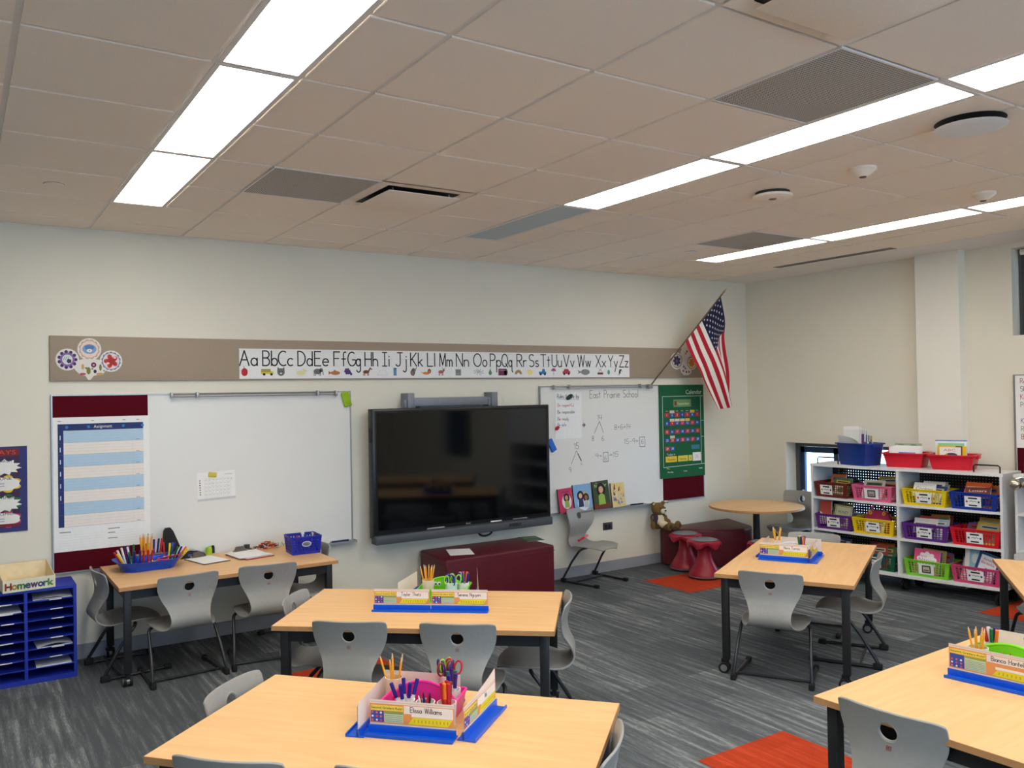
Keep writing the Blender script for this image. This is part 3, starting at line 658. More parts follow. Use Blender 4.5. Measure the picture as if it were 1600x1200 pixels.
# ================================================================ blue mail cubby with the homework tray
t = thing('mail_cubby', 'blue laminate mail sorter with many thin slots, against the left wall area', 'cubby', (-.14, -.385, 0))
CW = .275; nC = 3; D = .30; hC = .585; T_ = .018
m = MB()
m.box(-nC*CW-T_, 0, 0, D, hC-T_, hC, M_cubby).box(-nC*CW-T_, 0, 0, D, 0, .03, M_cubby)
for k in range(nC+1): m.box(-k*CW-T_, -k*CW, 0, D, .03, hC-T_, M_cubby)
m.box(-nC*CW, -.001, D-.006, D, .03, hC-T_, cm(20, 28, 84)); m.build('cabinet_body', t)
nR = 9; 
for k in range(nC):
    s = MB()
    for j in range(1, nR):
        z = .03+(hC-T_-.03)*j/nR; s.box(-(k+1)*CW, -k*CW-T_, .004, D-.006, z-.0025, z+.0025, M_cubby)
    s.build('shelf_set', t)
for k in range(nC):
    for j in range(2, nR):
        z = .03+(hC-T_-.03)*j/nR; x = -k*CW-T_-.075-.006*(j % 3); MB().box(x-.05, x+.02, .001, .004, z-.003, z+.003, PAPER).build('slot_label', t)
def sheet(name, label, loc, w_, d_, rz, group=None, h=.002, cat='paper', m=PAPER, curl=0):
    b = MB(); n = 8; V = []; F = []
    for j in range(2):
        for i in range(n+1): V.append((-w_/2+w_*i/n, -d_/2+d_*j, h/2+curl*math.sin(PI*i/n)*(1-.5*j)))
    F = [(i, i+1, n+2+i, n+1+i) for i in range(n)]
    V2 = [(x, y, z-h*.8) for x, y, z in V]; b.add(V, F, m, True); b.add(V2, [f[::-1] for f in F], m, True)
    b.add([V[0], V[n], V2[n], V2[0]], [(0, 1, 2, 3)], m); b.add([V[n+1], V[2*n+1], V2[2*n+1], V2[n+1]], [(3, 2, 1, 0)], m)
    o = b.build(name, None, loc, (0, 0, R(rz))); tag(o, label, cat, group); return o
zc = lambda j: .03+(hC-T_-.03)*j/nR+.004
sheet('paper_sheet', 'curled white papers in the right column of the blue mail cubby', (-.14-.13, -.385+.13, zc(3)), .2, .24, 3, 'papers in the mail cubby', .006, curl=.018)
sheet('paper_sheet', 'flat white papers near the bottom of the blue mail cubby, right column', (-.14-.13, -.385+.13, zc(1)), .2, .24, 0, 'papers in the mail cubby', .006)
sheet('paper_sheet', 'white papers in the middle column of the blue mail cubby, near the top', (-.14-.275-.14, -.385+.13, zc(7)), .21, .24, 1, 'papers in the mail cubby', .006)
sheet('paper_sheet', 'slightly curled paper in the top right slot of the blue mail cubby', (-.14-.13, -.385+.14, zc(8)), .22, .24, -2, 'papers in the mail cubby', .004, curl=.01)
t = thing('homework_tray', 'cream cardboard tray lettered Homework in rainbow letters on top of the blue cubby', 'tray', (-.405, -.385, .586), R(6))
m = MB(); CR = mat('cream_cardboard', (232, 214, 176), .75); CRF = mat('cream_front', (228, 222, 196), .7); w2 = .145; dp = .27; hh = .1
m.box(-w2, w2, -.015, -.010, 0, .075, CRF); m.box(-w2, w2, dp-.02, dp-.015, 0, .135, CR); m.box(-w2, w2, -.012, dp-.018, 0, .004, CR)
for x0, x1 in ((-w2, -w2+.004), (w2-.004, w2)):
    m.add([(x0, -.012, 0), (x1, -.012, 0), (x1, dp-.018, 0), (x0, dp-.018, 0), (x0, -.012, .075), (x1, -.012, .075), (x1, dp-.018, .135), (x0, dp-.018, .135)], [(0, 3, 2, 1), (4, 5, 6, 7), (0, 1, 5, 4), (2, 3, 7, 6), (0, 4, 7, 3), (1, 2, 6, 5)], CR)
m.build('tray_body', t)
g = MB(); g.T = Matrix.Translation((0, -.015, 0)); x = -.134; 
RB = [(200, 44, 40), (226, 168, 40), (60, 140, 70), (44, 100, 160), (110, 60, 140), (70, 70, 160), (40, 130, 130), (96, 160, 70), (216, 90, 40)]
for ch, c, wd in zip('Homework', RB, (.036, .031, .043, .03, .04, .031, .025, .031)):
    hgt = .034 if ch in 'Hk' else .025
    hh_ = .043 if ch in 'Hk' else .045
    for dx, dz in ((-.0022, 0), (.0022, 0), (0, .0022), (0, -.0022), (.0016, .0016), (-.0016, -.0016)): g.text(ch, x+wd/2+dx, .016+dz, hh_, cm(30, 50, 34), .0008, 'c', wd*.92)
    for dx in (-.0008, .0008): g.text(ch, x+wd/2+dx, .016, hh_, cm(*c), .0014, 'c', wd*.90)
    x += wd
g.build('rainbow_lettering', t)

# ================================================================ interactive display
t = thing('interactive_display', 'large black interactive display screen between the two whiteboards', 'television', (2.89, -.2, 0))
a = .874; zt, zb = 1.652, .566
m = MB(); m.box(-a, a, 0, .085, zb+.045, zt, mat('display_black_casing', (26, 27, 30), .35, var=.02), .006); m.box(-a+.15, a-.15, .085, .12, zb+.2, zt-.2, BLACK, .01)
m.build('casing', t)
g = MB(); SCR = mat('display_glass', (6, 8, 11), .07, spec=.5, var=0, coat=.0)
g.q(-a+.038, zb+.11, a-.034, zt-.034, SCR, .0015); g.build('screen_glass', t)
g = MB(); bz = mat('display_bezel', (14, 14, 16), .3)
g.q(-a+.022, zb+.09, a-.02, zt-.018, bz, .0007); g.build('bezel_border', t)
g = MB(); g.box(-a, a, -.035, .06, zb, zb+.072, mat('display_speaker_bar', (72, 76, 82), .5, var=.04), .012); g.build('speaker_bar', t)
g = MB(); g.box(-.42, .62, -.028, -.002, zb+.073, zb+.079, cm(60, 63, 68)); g.build('pen_tray', t)
g = MB(); g.T = Matrix.Translation((0, -.0355, 0)); g.text('BenQ', .0, zb+.086, .014, cm(190, 192, 196), -.030); g.build('brand_lettering', t)
g = MB(); g.T = Matrix.Translation((0, -.0355, 0)); g.box(.40, .52, -.0, .004, zb+.026, zb+.052, BLACK)
for k in range(3): g.box(.403+k*.04, .433+k*.04, -.003, 0, zb+.028, zb+.05, cm(44, 46, 50))
g.build('port_panel', t)
for nm, x0, x1, c in (('white_pen', .22, .33, (225, 228, 230)), ('pen_rest', -.40, -.24, (150, 152, 156)), ('pen_rest', .45, .6, (120, 122, 126))):
    MB().tube([(x0, -.014, zb+.086), (x1, -.014, zb+.086)], .006, cm(*c), 8).build(nm, t)
MB().box(-a-.012, -a, .01, .05, 1.38, 1.50, BLACK, .004).build('side_switch', t)
MB().tube([(.12, .03, zb+.01)]+[(.19-.07*math.cos(R(k*18)), .03, zb-.038*math.sin(R(k*18))) for k in range(1, 10)]+[(.26, .03, zb+.01)], .009, BLACK, 8).build('cable_loop', t)
t = thing('display_mount', 'grey steel lift mount rail showing above the black display', 'wall mount', (2.81, -.02, 0))
GM = mat('mount_grey', (128, 132, 140), .45, metal=.3)
m = MB(); m.box(-.38, .42, -.09, -.05, 1.665, 1.735, GM, .003).build('cross_rail', t)
for x in (-.41, .415):
    m = MB(); m.box(x-.03, x+.03, -.115, .019, 1.62, 1.775, GM, .003).box(x-.055, x-.028, -.1, -.04, 1.655, 1.72, GM, .002); m.build('bracket', t)
m = MB(); m.box(-.3, .3, -.055, .019, 1.2, 1.67, GM); m.build('column', t)
# ================================================================ boards on the front wall
def wallbase(x, z, y=-.001): return Matrix.Translation((x, y, z))
# tan tack strip
t = thing('tack_strip', 'long tan fabric tack strip high on the board wall', 'tack board', (0, 0, 0))
MB().box(-.247, 5.943, -.022, -.001, 1.893, 2.20, M_tan, .004).build('fabric_panel', t)
# alphabet banner
t = thing('alphabet_banner', 'white alphabet banner Aa to Zz with little pictures, pinned on the tan strip', 'banner', (1.017, -.0245, 1.903))
BWd, BH = 3.885, .228
m = MB(); m.box(0, BWd, -.0008, .0008, 0, BH, PAPER); m.build('paper_strip', t)
g = MB(); 
ink = cm(24, 24, 26, .8)
lh = .112; bv = .1
g.line([(0, bv), (BWd, bv)], .0012, cm(190, 196, 205), .001); g.line([(0, bv+lh*.5), (BWd, bv+lh*.5)], .0008, cm(190, 196, 205), .001); g.line([(0, bv+lh), (BWd, bv+lh)], .0008, cm(190, 196, 205), .001)
pair_x = [0.039, 0.205, 0.325, 0.484, 0.62, 0.776, 0.897, 1.048, 1.18, 1.321, 1.465, 1.606, 1.75, 1.916, 2.1, 2.262, 2.386, 2.547, 2.683, 2.814, 2.948, 3.092, 3.278, 3.485, 3.64, 3.781]
for i, x in enumerate(pair_x):
    U = chr(65+i); lo = chr(97+i); wU = GS[U][0]*lh; wl = GS[lo][0]*lh
    sp = .016; tw = wU+wl+sp; gl_ = (pair_x[min(i+1, 25)]-pair_x[max(i-1, 0)])/(2 if 0 < i < 25 else 1); k = min(1.0, .80*gl_/tw)
    x0 = x-tw*k/2+.03
    g.hand(U, x0, bv, lh, ink, .085, .0014, sx=k); g.hand(lo, x0+(wU+sp)*k, bv, lh, ink, .085, .0014, sx=k)
g.build('alphabet_letters', t)
g = MB(); ic = [0.028, 0.209, 0.319, 0.478, 0.614, 0.759, 0.879, 1.036, 1.179, 1.296, 1.458, 1.586, 1.73, 1.902, 2.112, 2.233, 2.37, 2.538, 2.667, 2.813, 2.939, 3.091, 3.3, 3.507, 3.613, 3.762]
cy_ = .052; d1 = .0014; d2 = .002
def leg4(x, c, w_=.03, h_=.02):
    for q_ in (-.9, -.5, .45, .85): g.q(x+q_*w_-.003, .02, x+q_*w_+.003, .045, c, d1)
X = ic[0]; g.scallop(X+.01, .05, .024, .028, 2, cm(190, 30, 44), d1, 1.1); g.line([(X+.01, .075), (X+.004, .094)], .004, cm(70, 50, 30), d1)
X = ic[1]; Yb = cm(214, 200, 70); g.q(X-.045, .035, X+.03, .075, Yb, d1); g.q(X+.03, .035, X+.05, .055, Yb, d1); g.line([(X-.045, .055), (X+.03, .055)], .003, INK, d2); g.line([(X-.04, .066), (X+.025, .066)], .006, cm(90, 96, 90), d2); g.disc(X-.022, .033, .01, .01, INK, d2); g.disc(X+.035, .033, .01, .01, INK, d2)
X = ic[2]; G_ = cm(110, 110, 112); g.disc(X, .05, .03, .03, G_, d1); g.p([(X-.03, .06), (X-.026, .09), (X-.008, .075)], G_, d1); g.p([(X+.03, .06), (X+.008, .075), (X+.026, .09)], G_, d1); g.disc(X-.01, .055, .004, .005, INK, d2, 6); g.disc(X+.01, .055, .004, .005, INK, d2, 6); g.disc(X, .04, .008, .006, WHITE, d2, 8)
X = ic[3]; Dk = cm(226, 222, 160); g.disc(X, .042, .036, .016, Dk, d1); g.disc(X+.025, .062, .012, .012, Dk, d1, 10); g.p([(X+.035, .064), (X+.05, .06), (X+.035, .057)], cm(220, 150, 60), d1)
X = ic[4]; g.disc(X, .055, .033, .022, G_, d1); leg4(X, G_); g.disc(X+.03, .066, .016, .016, G_, d1, 10); g.line([(X+.043, .06), (X+.048, .03)], .007, G_, d1)
X = ic[5]; Fs = cm(190, 116, 60); g.disc(X+.005, .043, .04, .016, Fs, d1); g.p([(X-.03, .043), (X-.052, .06), (X-.052, .028)], Fs, d1); g.p([(X-.01, .055), (X+.02, .055), (X-.005, .07)], Fs, d1)
X = ic[6]
for a, b in ((-.024, .07), (-.006, .072), (-.03, .056), (-.012, .055), (.006, .058), (-.02, .04), (-.002, .04), (.012, .044), (.02, .034)): g.disc(X+a, b, .0105, .0105, cm(84, 44, 120), d1, 8)
X = ic[7]; Hs = cm(132, 72, 44); g.disc(X-.005, .052, .028, .014, Hs, d1); leg4(X-.005, Hs, .024); g.line([(X+.015, .055), (X+.032, .082)], .012, Hs, d1); g.line([(X+.03, .084), (X+.045, .072)], .009, Hs, d1)
X = ic[8]; g.line([(X-.045, .025)]+[(X+.04*math.cos(R(a)), .03+.04*math.sin(R(a))) for a in range(170, 0, -20)]+[(X+.05, .025), (X-.045, .025)], .002, cm(205, 190, 180), d1)
X = ic[9]; g.q(X-.018, .02, X+.01, .085, cm(92, 140, 180), d1); g.q(X-.018, .075, X+.01, .085, cm(60, 100, 140), d2)
X = ic[10]; Kc = cm(130, 120, 118); g.disc(X-.002, .045, .022, .026, Kc, d1); g.disc(X+.006, .07, .016, .014, Kc, d1, 10); g.line([(X+.005, .02), (X+.035, .09)], .006, cm(100, 66, 54), d2)
X = ic[11]; Li = cm(222, 136, 70); g.disc(X, .04, .034, .012, Li, d1); g.disc(X+.03, .058, .017, .02, cm(120, 76, 40), d1, 10); g.disc(X+.03, .056, .009, .01, Li, d2, 8); g.line([(X-.03, .04), (X-.05, .05)], .004, Li, d1)
X = ic[12]; Mc = cm(168, 108, 90); g.disc(X, .052, .026, .014, Mc, d1); leg4(X, Mc, .022); g.disc(X+.026, .066, .011, .013, Mc, d1, 8); g.line([(X+.02, .076), (X+.01, .09)], .004, Mc, d1); g.line([(X+.032, .076), (X+.044, .088)], .004, Mc, d1)
X = ic[13]; g.q(X-.028, .02, X+.028, .075, cm(140, 142, 144), d1); g.line([(X-.02, .06), (X+.02, .06)], .002, INK, d2); g.line([(X-.02, .05), (X+.02, .05)], .002, INK, d2)
X = ic[14]
for k in range(8): a = R(k*45+10); g.line([(X, .052), (X+.03*math.cos(a), .052+.018*math.sin(a)), (X+.055*math.cos(a+.3), .05+.03*math.sin(a+.3))], .003, cm(96, 100, 104), d1)
g.disc(X, .056, .014, .014, cm(190, 192, 194), d2, 10)
X = ic[15]; g.disc(X, .042, .017, .019, cm(96, 146, 104), d1); g.disc(X, .06, .009, .014, cm(96, 146, 104), d1, 10); g.line([(X, .07), (X+.008, .086)], .003, cm(50, 80, 40), d1)
X = ic[16]; Q = cm(120, 44, 84); g.q(X-.05, .02, X+.04, .08, Q, d1); g.disc(X+.03, .05, .02, .03, Q, d1, 10); g.line([(X-.04, .065), (X+.035, .065)], .002, WHITE, d2)
X = ic[17]
for r_, c in ((.04, (196, 90, 70)), (.034, (214, 160, 70)), (.028, (110, 150, 90)), (.022, (120, 110, 150)), (.016, (236, 234, 230))): g.p([(X+r_*math.cos(R(a)), .03+r_*math.sin(R(a))) for a in range(0, 181, 15)], cm(*c), d1+(.04-r_)*.03)
X = ic[18]; g.star(X, .05, .032, .02, 10, cm(236, 220, 110), d1); g.disc(X, .05, .016, .016, cm(240, 228, 130), d2, 10)
X = ic[19]; Bc = cm(52, 120, 180); g.q(X-.045, .03, X+.04, .055, Bc, d1); g.p([(X-.01, .055), (X-.003, .08), (X+.022, .08), (X+.028, .055)], Bc, d1); g.disc(X-.024, .03, .011, .011, INK, d2, 10); g.disc(X+.024, .03, .011, .011, INK, d2, 10)
X = ic[20]; g.p([(X+.028*math.cos(R(a)), .06+.026*math.sin(R(a))) for a in range(0, 181, 15)], cm(168, 84, 130), d1); g.line([(X, .06), (X, .02)], .003, INK, d1)
X = ic[21]; Vc = cm(178, 60, 76); g.q(X-.045, .032, X+.045, .058, Vc, d1); g.p([(X-.035, .058), (X-.022, .08), (X+.02, .08), (X+.036, .058)], Vc, d1); g.disc(X-.026, .032, .011, .011, INK, d2, 10); g.disc(X+.026, .032, .011, .011, INK, d2, 10)
X = ic[22]; g.disc(X+.02, .05, .055, .028, cm(130, 134, 138), d1); g.p([(X-.02, .05), (X-.075, .07), (X-.06, .045), (X-.08, .03)], cm(130, 134, 138), d1)
X = ic[23]; g.q(X-.035, .026, X+.035, .046, cm(120, 56, 50), d1); g.line([(X-.02, .085), (X+.022, .055)], .003, INK, d1); g.line([(X+.02, .085), (X-.022, .055)], .003, INK, d1)
X = ic[24]; g.disc(X, .048, .016, .024, cm(80, 160, 140), d1)
X = ic[25]; g.disc(X+.005, .055, .02, .024, INK, d1); g.disc(X+.012, .045, .009, .022, WHITE, d2, 10); g.line([(X-.012, .05), (X-.016, .02)], .008, INK, d1)
g.build('picture_row', t)

# flower cut-outs
def flowers(name, label, loc, s=1, kind=0):
    t = thing(name, label, 'wall decoration', loc); m = MB(); P_ = cm(226, 222, 216, .7)
    if kind == 0:
        c3 = [(-.105, .155, .085), (.055, .235, .088), (.215, .145, .085)]
        m.T = Matrix.Translation((-.018*0, 0, 0))
        for (a, b, r_) in c3: m.disc(a-.055, b, r_, r_*.98, P_, .001, 28)
        m.fan([(-.12, .1), (-.09, .15), (0, .17), (.09, .15), (.13, .09), (.10, .045), (.05, .035), (.03, .03), (.005, .0), (-.012, .0), (-.03, .03), (-.07, .04), (-.10, .07)], (0, .1), P_, .0008)
        m.disc(-.16, .155, .066, .066, cm(206, 190, 214), .0016, 24)
        for k in range(11): a = 2*PI*k/11; m.disc(-.16+.06*math.cos(a), .155+.06*math.sin(a), .013, .013, cm(66, 30, 92), .002, 8)
        m.scallop(-.16, .155, .05, .054, 11, cm(130, 100, 160), .0023); m.disc(-.16, .155, .038, .038, cm(214, 220, 216), .0026, 20); m.scallop(-.148, .143, .014, .018, 5, cm(54, 26, 70), .003)
        for k in range(3): m.line([(-.19+k*.014, .15), (-.176+k*.014, .178)], .003, cm(96, 130, 110), .003)
        m.scallop(0.0, .235, .068, .078, 12, cm(206, 164, 140), .0018); m.scallop(0, .235, .062, .066, 12, cm(236, 214, 200), .002); m.disc(0, .237, .052, .038, cm(120, 160, 206), .0024, 20); m.disc(0, .25, .036, .02, cm(84, 120, 170), .0027, 14); m.disc(0, .225, .02, .013, WHITE, .003, 14); m.disc(0, .225, .005, .004, cm(90, 90, 90), .0034, 8)
        m.scallop(.16, .145, .066, .074, 14, cm(120, 128, 160), .0018); m.disc(.16, .145, .062, .062, cm(226, 214, 216), .0021, 22); m.scallop(.16, .145, .03, .056, 5, cm(196, 52, 38), .0025); m.scallop(.165, .14, .016, .036, 5, cm(168, 32, 30), .0029)
        for a, b in ((.136, .128), (.188, .172)): m.disc(a, b, .012, .009, cm(240, 200, 190), .0033, 8)
        for (a, b, ra, rb, c) in ((.03, .115, .02, .02, (96, 24, 72)), (-.05, .1, .01, .022, (196, 160, 84)), (.08, .095, .01, .026, (120, 122, 60)), (-.008, .07, .016, .028, (116, 122, 50)), (.04, .065, .012, .014, (44, 26, 60)), (-.05, .045, .024, .009, (190, 70, 80)), (.075, .045, .028, .01, (206, 160, 76)), (-.025, .09, .01, .007, (120, 110, 60)), (.02, .085, .009, .009, (150, 150, 120)), (.105, .07, .005, .005, (40, 40, 44))): m.disc(a, b, ra, rb, cm(*c), .0022, 12)
        m.disc(.03, .115, .008, .008, cm(220, 150, 170), .0028, 8)
    else:
        for (a, b, r_) in ((-.10, .15, .09), (.03, .22, .075), (.115, .13, .075)): m.disc(a, b, r_, r_, P_, .001, 26)
        m.fan([(-.07, .1), (-.04, .16), (.05, .18), (.1, .12), (.11, .03), (.07, .0), (.0, .0), (-.04, .03)], (.03, .09), P_, .0012)
        m.disc(-.10, .15, .075, .075, cm(120, 110, 90), .0016, 22); m.disc(-.10, .15, .068, .068, cm(214, 208, 196), .0019, 22); m.scallop(-.10, .15, .036, .056, 7, cm(66, 54, 92), .0023); m.disc(-.1, .15, .018, .018, cm(110, 96, 130), .0027, 12)
        m.disc(.115, .13, .064, .064, cm(60, 54, 44), .0016, 22); m.disc(.115, .13, .058, .058, cm(236, 220, 170), .0019, 22); m.scallop(.115, .13, .034, .048, 7, cm(206, 134, 44), .0023)
        for (a, b, c) in ((.03, .23, (200, 150, 70)), (.05, .25, (110, 130, 80)), (.0, .09, (90, 110, 130)), (-.01, .045, (190, 80, 80)), (.035, .035, (70, 120, 70)), (.075, .035, (200, 70, 84)), (.02, .07, (160, 120, 140))): m.disc(a, b, .013, .013, cm(*c), .0024, 9)
    m.build('paper_cutout', t); t.scale = (s, 1, s*1.05 if s < 1 else s); return t
flowers('flower_cutout', 'three round flower paper cut-outs on a white stem shape, left end of the tan strip', (-.005, -.0235, 1.90), .85)
flowers('flower_cutout', 'flower paper cut-out partly behind the flag, right end of the tan strip', (5.66, -.0235, 1.92), 1, 1)

# whiteboards with maroon tack panels
def whiteboard(label, x0, x1, z0, z1, mx0, mx1):
    t = thing('whiteboard', label, 'whiteboard', (0, 0, 0), 0, 'whiteboards on the front wall')
    MB().box(x0+.006, x1-.006, -.016, -.002, z0+.006, z1-.006, M_wb).build('writing_surface', t)
    MB().box(mx0+.008, mx1-.004, -.019, -.016, z0+.009, z1-.009, M_maroon).build('tack_panel', t)
    m = MB(); m.box(x0, x0+.009, -.024, -.001, z0, z1, M_alu).box(x1-.009, x1, -.024, -.001, z0, z1, M_alu).box(x0+.009, x1-.009, -.024, -.001, z1-.009, z1, M_alu).box(x0+.009, x1-.009, -.024, -.001, z0, z0+.009, M_alu)
    m.build('frame', t)
    return t
wb1 = whiteboard('left whiteboard with maroon strip under the assignment chart', -.243, 1.912, .595, 1.801, -.243, .372)
wb2 = whiteboard('right whiteboard with handwritten sums, maroon strip under the green calendar', 3.794, 5.935, .62, 1.822, 5.33, 5.935)
def tray(t, x0, x1, z):
    m = MB(); m.box(x0, x1, -.085, -.024, z-.008, z-.002, M_alu).box(x0, x1, -.087, -.083, z-.008, z+.006, M_alu).box(x0-.006, x0, -.088, -.024, z-.012, z+.008, M_alu).box(x1, x1+.006, -.088, -.024, z-.012, z+.008, M_alu); m.build('marker_tray', t)
tray(wb1, 1.25, 1.915, .598); tray(wb2, 3.80, 5.33, .624)
for t_, x0, x1, z in ((wb1, .529, 1.772, 1.786), (wb2, 3.949, 5.167, 1.811)):
    m = MB(); m.tube([(x0, -.05, z+.008), (x1, -.05, z+.008)], .007, M_alu, 8).tube([(x0, -.05, z-.012), (x1, -.05, z-.012)], .004, M_alu, 8)
    m.box(x0-.012, x0+.004, -.062, -.024, z-.022, z+.02, M_alu, .003).box(x1-.004, x1+.012, -.062, -.024, z-.022, z+.02, M_alu, .003)
    for k in (.14, .88): x = x0+(x1-x0)*k; m.box(x-.009, x+.009, -.064, -.024, z-.02, z+.022, M_alu, .003)
    m.build('display_rail', t_)
# handwriting on the right board
g = MB(); g.T = Matrix.Translation((0, -.0161, 0)); MK = cm(64, 70, 76, .7); MK2 = cm(96, 102, 110, .7)
random.seed(3)
def hw(s, x0, x1, z, h, m=MK, wd=.07, jit=.03):
    W = sum((GS[c][0] if c in GS else .4)+.16 for c in s)-.16; g.hand(s, x0, z, h, m, wd, .0004, sx=(x1-x0)/(W*h), jit=jit)
def part_of_board(name, fn):
    global g
    g = MB(); g.T = Matrix.Translation((0, -.0161, 0)); fn(); g.build(name, wb2)
part_of_board('handwritten_title', lambda: hw('East Prairie School', 4.396, 5.02, 1.70, .075, MK, .06))
def nb1(): hw('14', 4.49, 4.54, 1.485, .05); g.line([(4.442, 1.358), (4.509, 1.472), (4.557, 1.36)], .005, MK, .0004); hw('8', 4.41, 4.435, 1.285, .048); hw('6', 4.535, 4.56, 1.28, .048)
def nb2(): hw('15', 4.195, 4.245, 1.215, .06); g.line([(4.153, 1.075), (4.218, 1.2), (4.235, 1.17)], .004, MK, .0004); g.line([(4.235, 1.17), (4.275, 1.10)], .010, MK, .0004); hw('9', 4.125, 4.15, .995, .05); hw('6', 4.268, 4.285, 1.06, .03, MK2)
def e2(): hw('15-9=', 4.825, 5.01, 1.235, .05); g.line([(5.03, 1.20), (5.10, 1.20), (5.10, 1.295), (5.03, 1.295), (5.03, 1.20)], .005, MK, .0004); hw('6', 5.052, 5.078, 1.225, .05)
def e3(): hw('9+', 4.453, 4.535, 1.115, .045); g.line([(4.55, 1.075), (4.61, 1.075), (4.61, 1.165), (4.55, 1.165), (4.55, 1.075)], .005, MK, .0004); hw('6', 4.566, 4.588, 1.09, .045); hw('=15', 4.63, 4.74, 1.115, .05)
part_of_board('handwritten_number_bond', nb1); part_of_board('handwritten_number_bond', nb2)
part_of_board('handwritten_sum', lambda: hw('8+6=14', 4.70, 4.91, 1.385, .05)); part_of_board('handwritten_sum', e2); part_of_board('handwritten_sum', e3)

# assignment chart
t = thing('assignment_chart', 'large laminated Assignment chart with blue header and striped rows on the left board', 'chart', (-.240, -.0205, .74), 0)
m = MB(); W_, H_ = .615, .906; m.box(0, W_, -.001, .001, 0, H_, PAPER); m.build('sheet', t)
g = MB(); NV = cm(24, 42, 104); LB = cm(178, 206, 226); CRm = cm(238, 230, 222)
x0, x1 = .035, W_-.04; zt_ = H_-.045; zb_ = .165
g.q(x0, zt_-.045, x1, zt_, NV, .0014); g.q(x0, zb_, x0+.035, zt_-.045, NV, .0014)
n = 8; zz = [zt_-.045-(zt_-.045-zb_)*k/n for k in range(n+1)]
for k in range(n):
    g.q(x0+.035, zz[k+1], x1, zz[k], LB if k % 2 == 0 else CRm, .0014); g.q(x0, zz[k+1]-.0006, x1, zz[k+1]+.0006, cm(90, 110, 140), .0018)
    for j in range(1, 4): z_ = zz[k]+(zz[k+1]-zz[k])*j/4; g.q(x0+.035, z_-.0003, x1, z_+.0003, cm(150, 170, 190), .0017)
    g.q(x1-.05, zz[k+1]+.006, x1-.025, zz[k+1]+.009, cm(110, 120, 140), .0018)
g.q(x1-.07, zb_, x1-.0695, zz[0], cm(140, 160, 180), .0018)
for xx in (.10, .235, .455, .58): g.scallop(xx-.01+x0*0, zt_-.022, .008, .011, 6, cm(40, 120, 190), .0018)
g.text('Assignment', .315, zt_-.031, .022, WHITE, .0022, 'c', .115)
for k in range(6): g.q(x0+.012, zz[k]-.062, x0+.018, zz[k]-.032, cm(214, 220, 236), .0019); 
g.text('DATE', .60-.01, zt_-.044, .006, WHITE, .002)
for xx, ww in ((.035, .02), (.24, .02), (.44, .02), (.53, .018)): g.q(xx, H_-.028, xx+ww, H_-.024, cm(120, 120, 124), .0014)
for (a, b, ww) in ((.04, .128, .07), (.34, .128, .075), (.34, .1, .045), (.34, .062, .06)): g.q(a, b, a+ww, b+.005, cm(110, 110, 116), .0014)
for k in range(6): g.q(x0, .02+k*.018, .31, .0206+k*.018, cm(190, 192, 196), .0013); g.q(.34, .02+k*.018, x1, .0206+k*.018, cm(190, 192, 196), .0013)
g.build('printed_rows', t)
# small calendar page
t = thing('calendar_page', 'small white calendar page on the left whiteboard held by a yellow magnet', 'paper', (.838, -.0185, 1.113), 0, rot=(0, R(-1.5), 0))
MB().box(-.138, .138, -.001, .001, -.105, .105, PAPER).build('sheet', t)
g = MB(); gl = cm(196, 198, 202)
for k in range(8): g.line([(-.085+k*.027, -.08), (-.085+k*.027, .055)], .0012, gl, .0014)
for k in range(6): g.line([(-.085, -.08+k*.027), (.104, -.08+k*.027)], .0012, gl, .0014)
for k in range(7): 
    for j in range(5): g.q(-.08+k*.027, -.064+j*.027, -.068+k*.027, -.061+j*.027, cm(170, 172, 180), .0014)
for k in range(7): g.q(-.122, -.06+k*.017, -.113, -.052+k*.017, cm(70, 72, 78), .0014)
g.text('S', .112, .04, .012, INK, .0014); g.q(.06, .078, .12, .081, cm(150, 150, 154), .0014); g.q(-.138, -.105, .138, -.088, cm(200, 200, 204), .0012); g.build('calendar_grid', t)
tag(MB().box(-.03, .03, -.009, .0, -.018, .018, mat('yellow_magnet', (208, 190, 66), .5), .005).build('magnet', None, (.81, -.0197, 1.196), (0, R(6), 0)), 'yellow oval magnet holding the small calendar page', 'magnet')
tag(MB().box(-.034, .034, -.022, .0, -.062, .062, mat('lime_eraser', (150, 190, 20), .6), .012).build('magnetic_eraser', None, (1.872, -.0165, 1.735), (0, R(-14), 0)), 'lime green eraser stuck to the top right corner of the left whiteboard', 'eraser')
tag(MB().box(-.030, .030, -.028, .0, -.062, .062, mat('blue_eraser', (40, 104, 200), .6), .008).build('magnetic_eraser', None, (3.915, -.0165, 1.265), (0, R(-28), 0)), 'blue eraser stuck to the right whiteboard beside the black screen', 'eraser')
tag(MB().box(-.017, .017, -.008, .0, -.017, .017, M_alu, .004).q(-.008, -.008, .008, .008, cm(90, 70, 60), .0085).build('magnet', None, (4.312, -.0165, 1.444), (0, R(45), 0)), 'small silver diamond magnet on the right whiteboard beside the rules sheet', 'magnet')
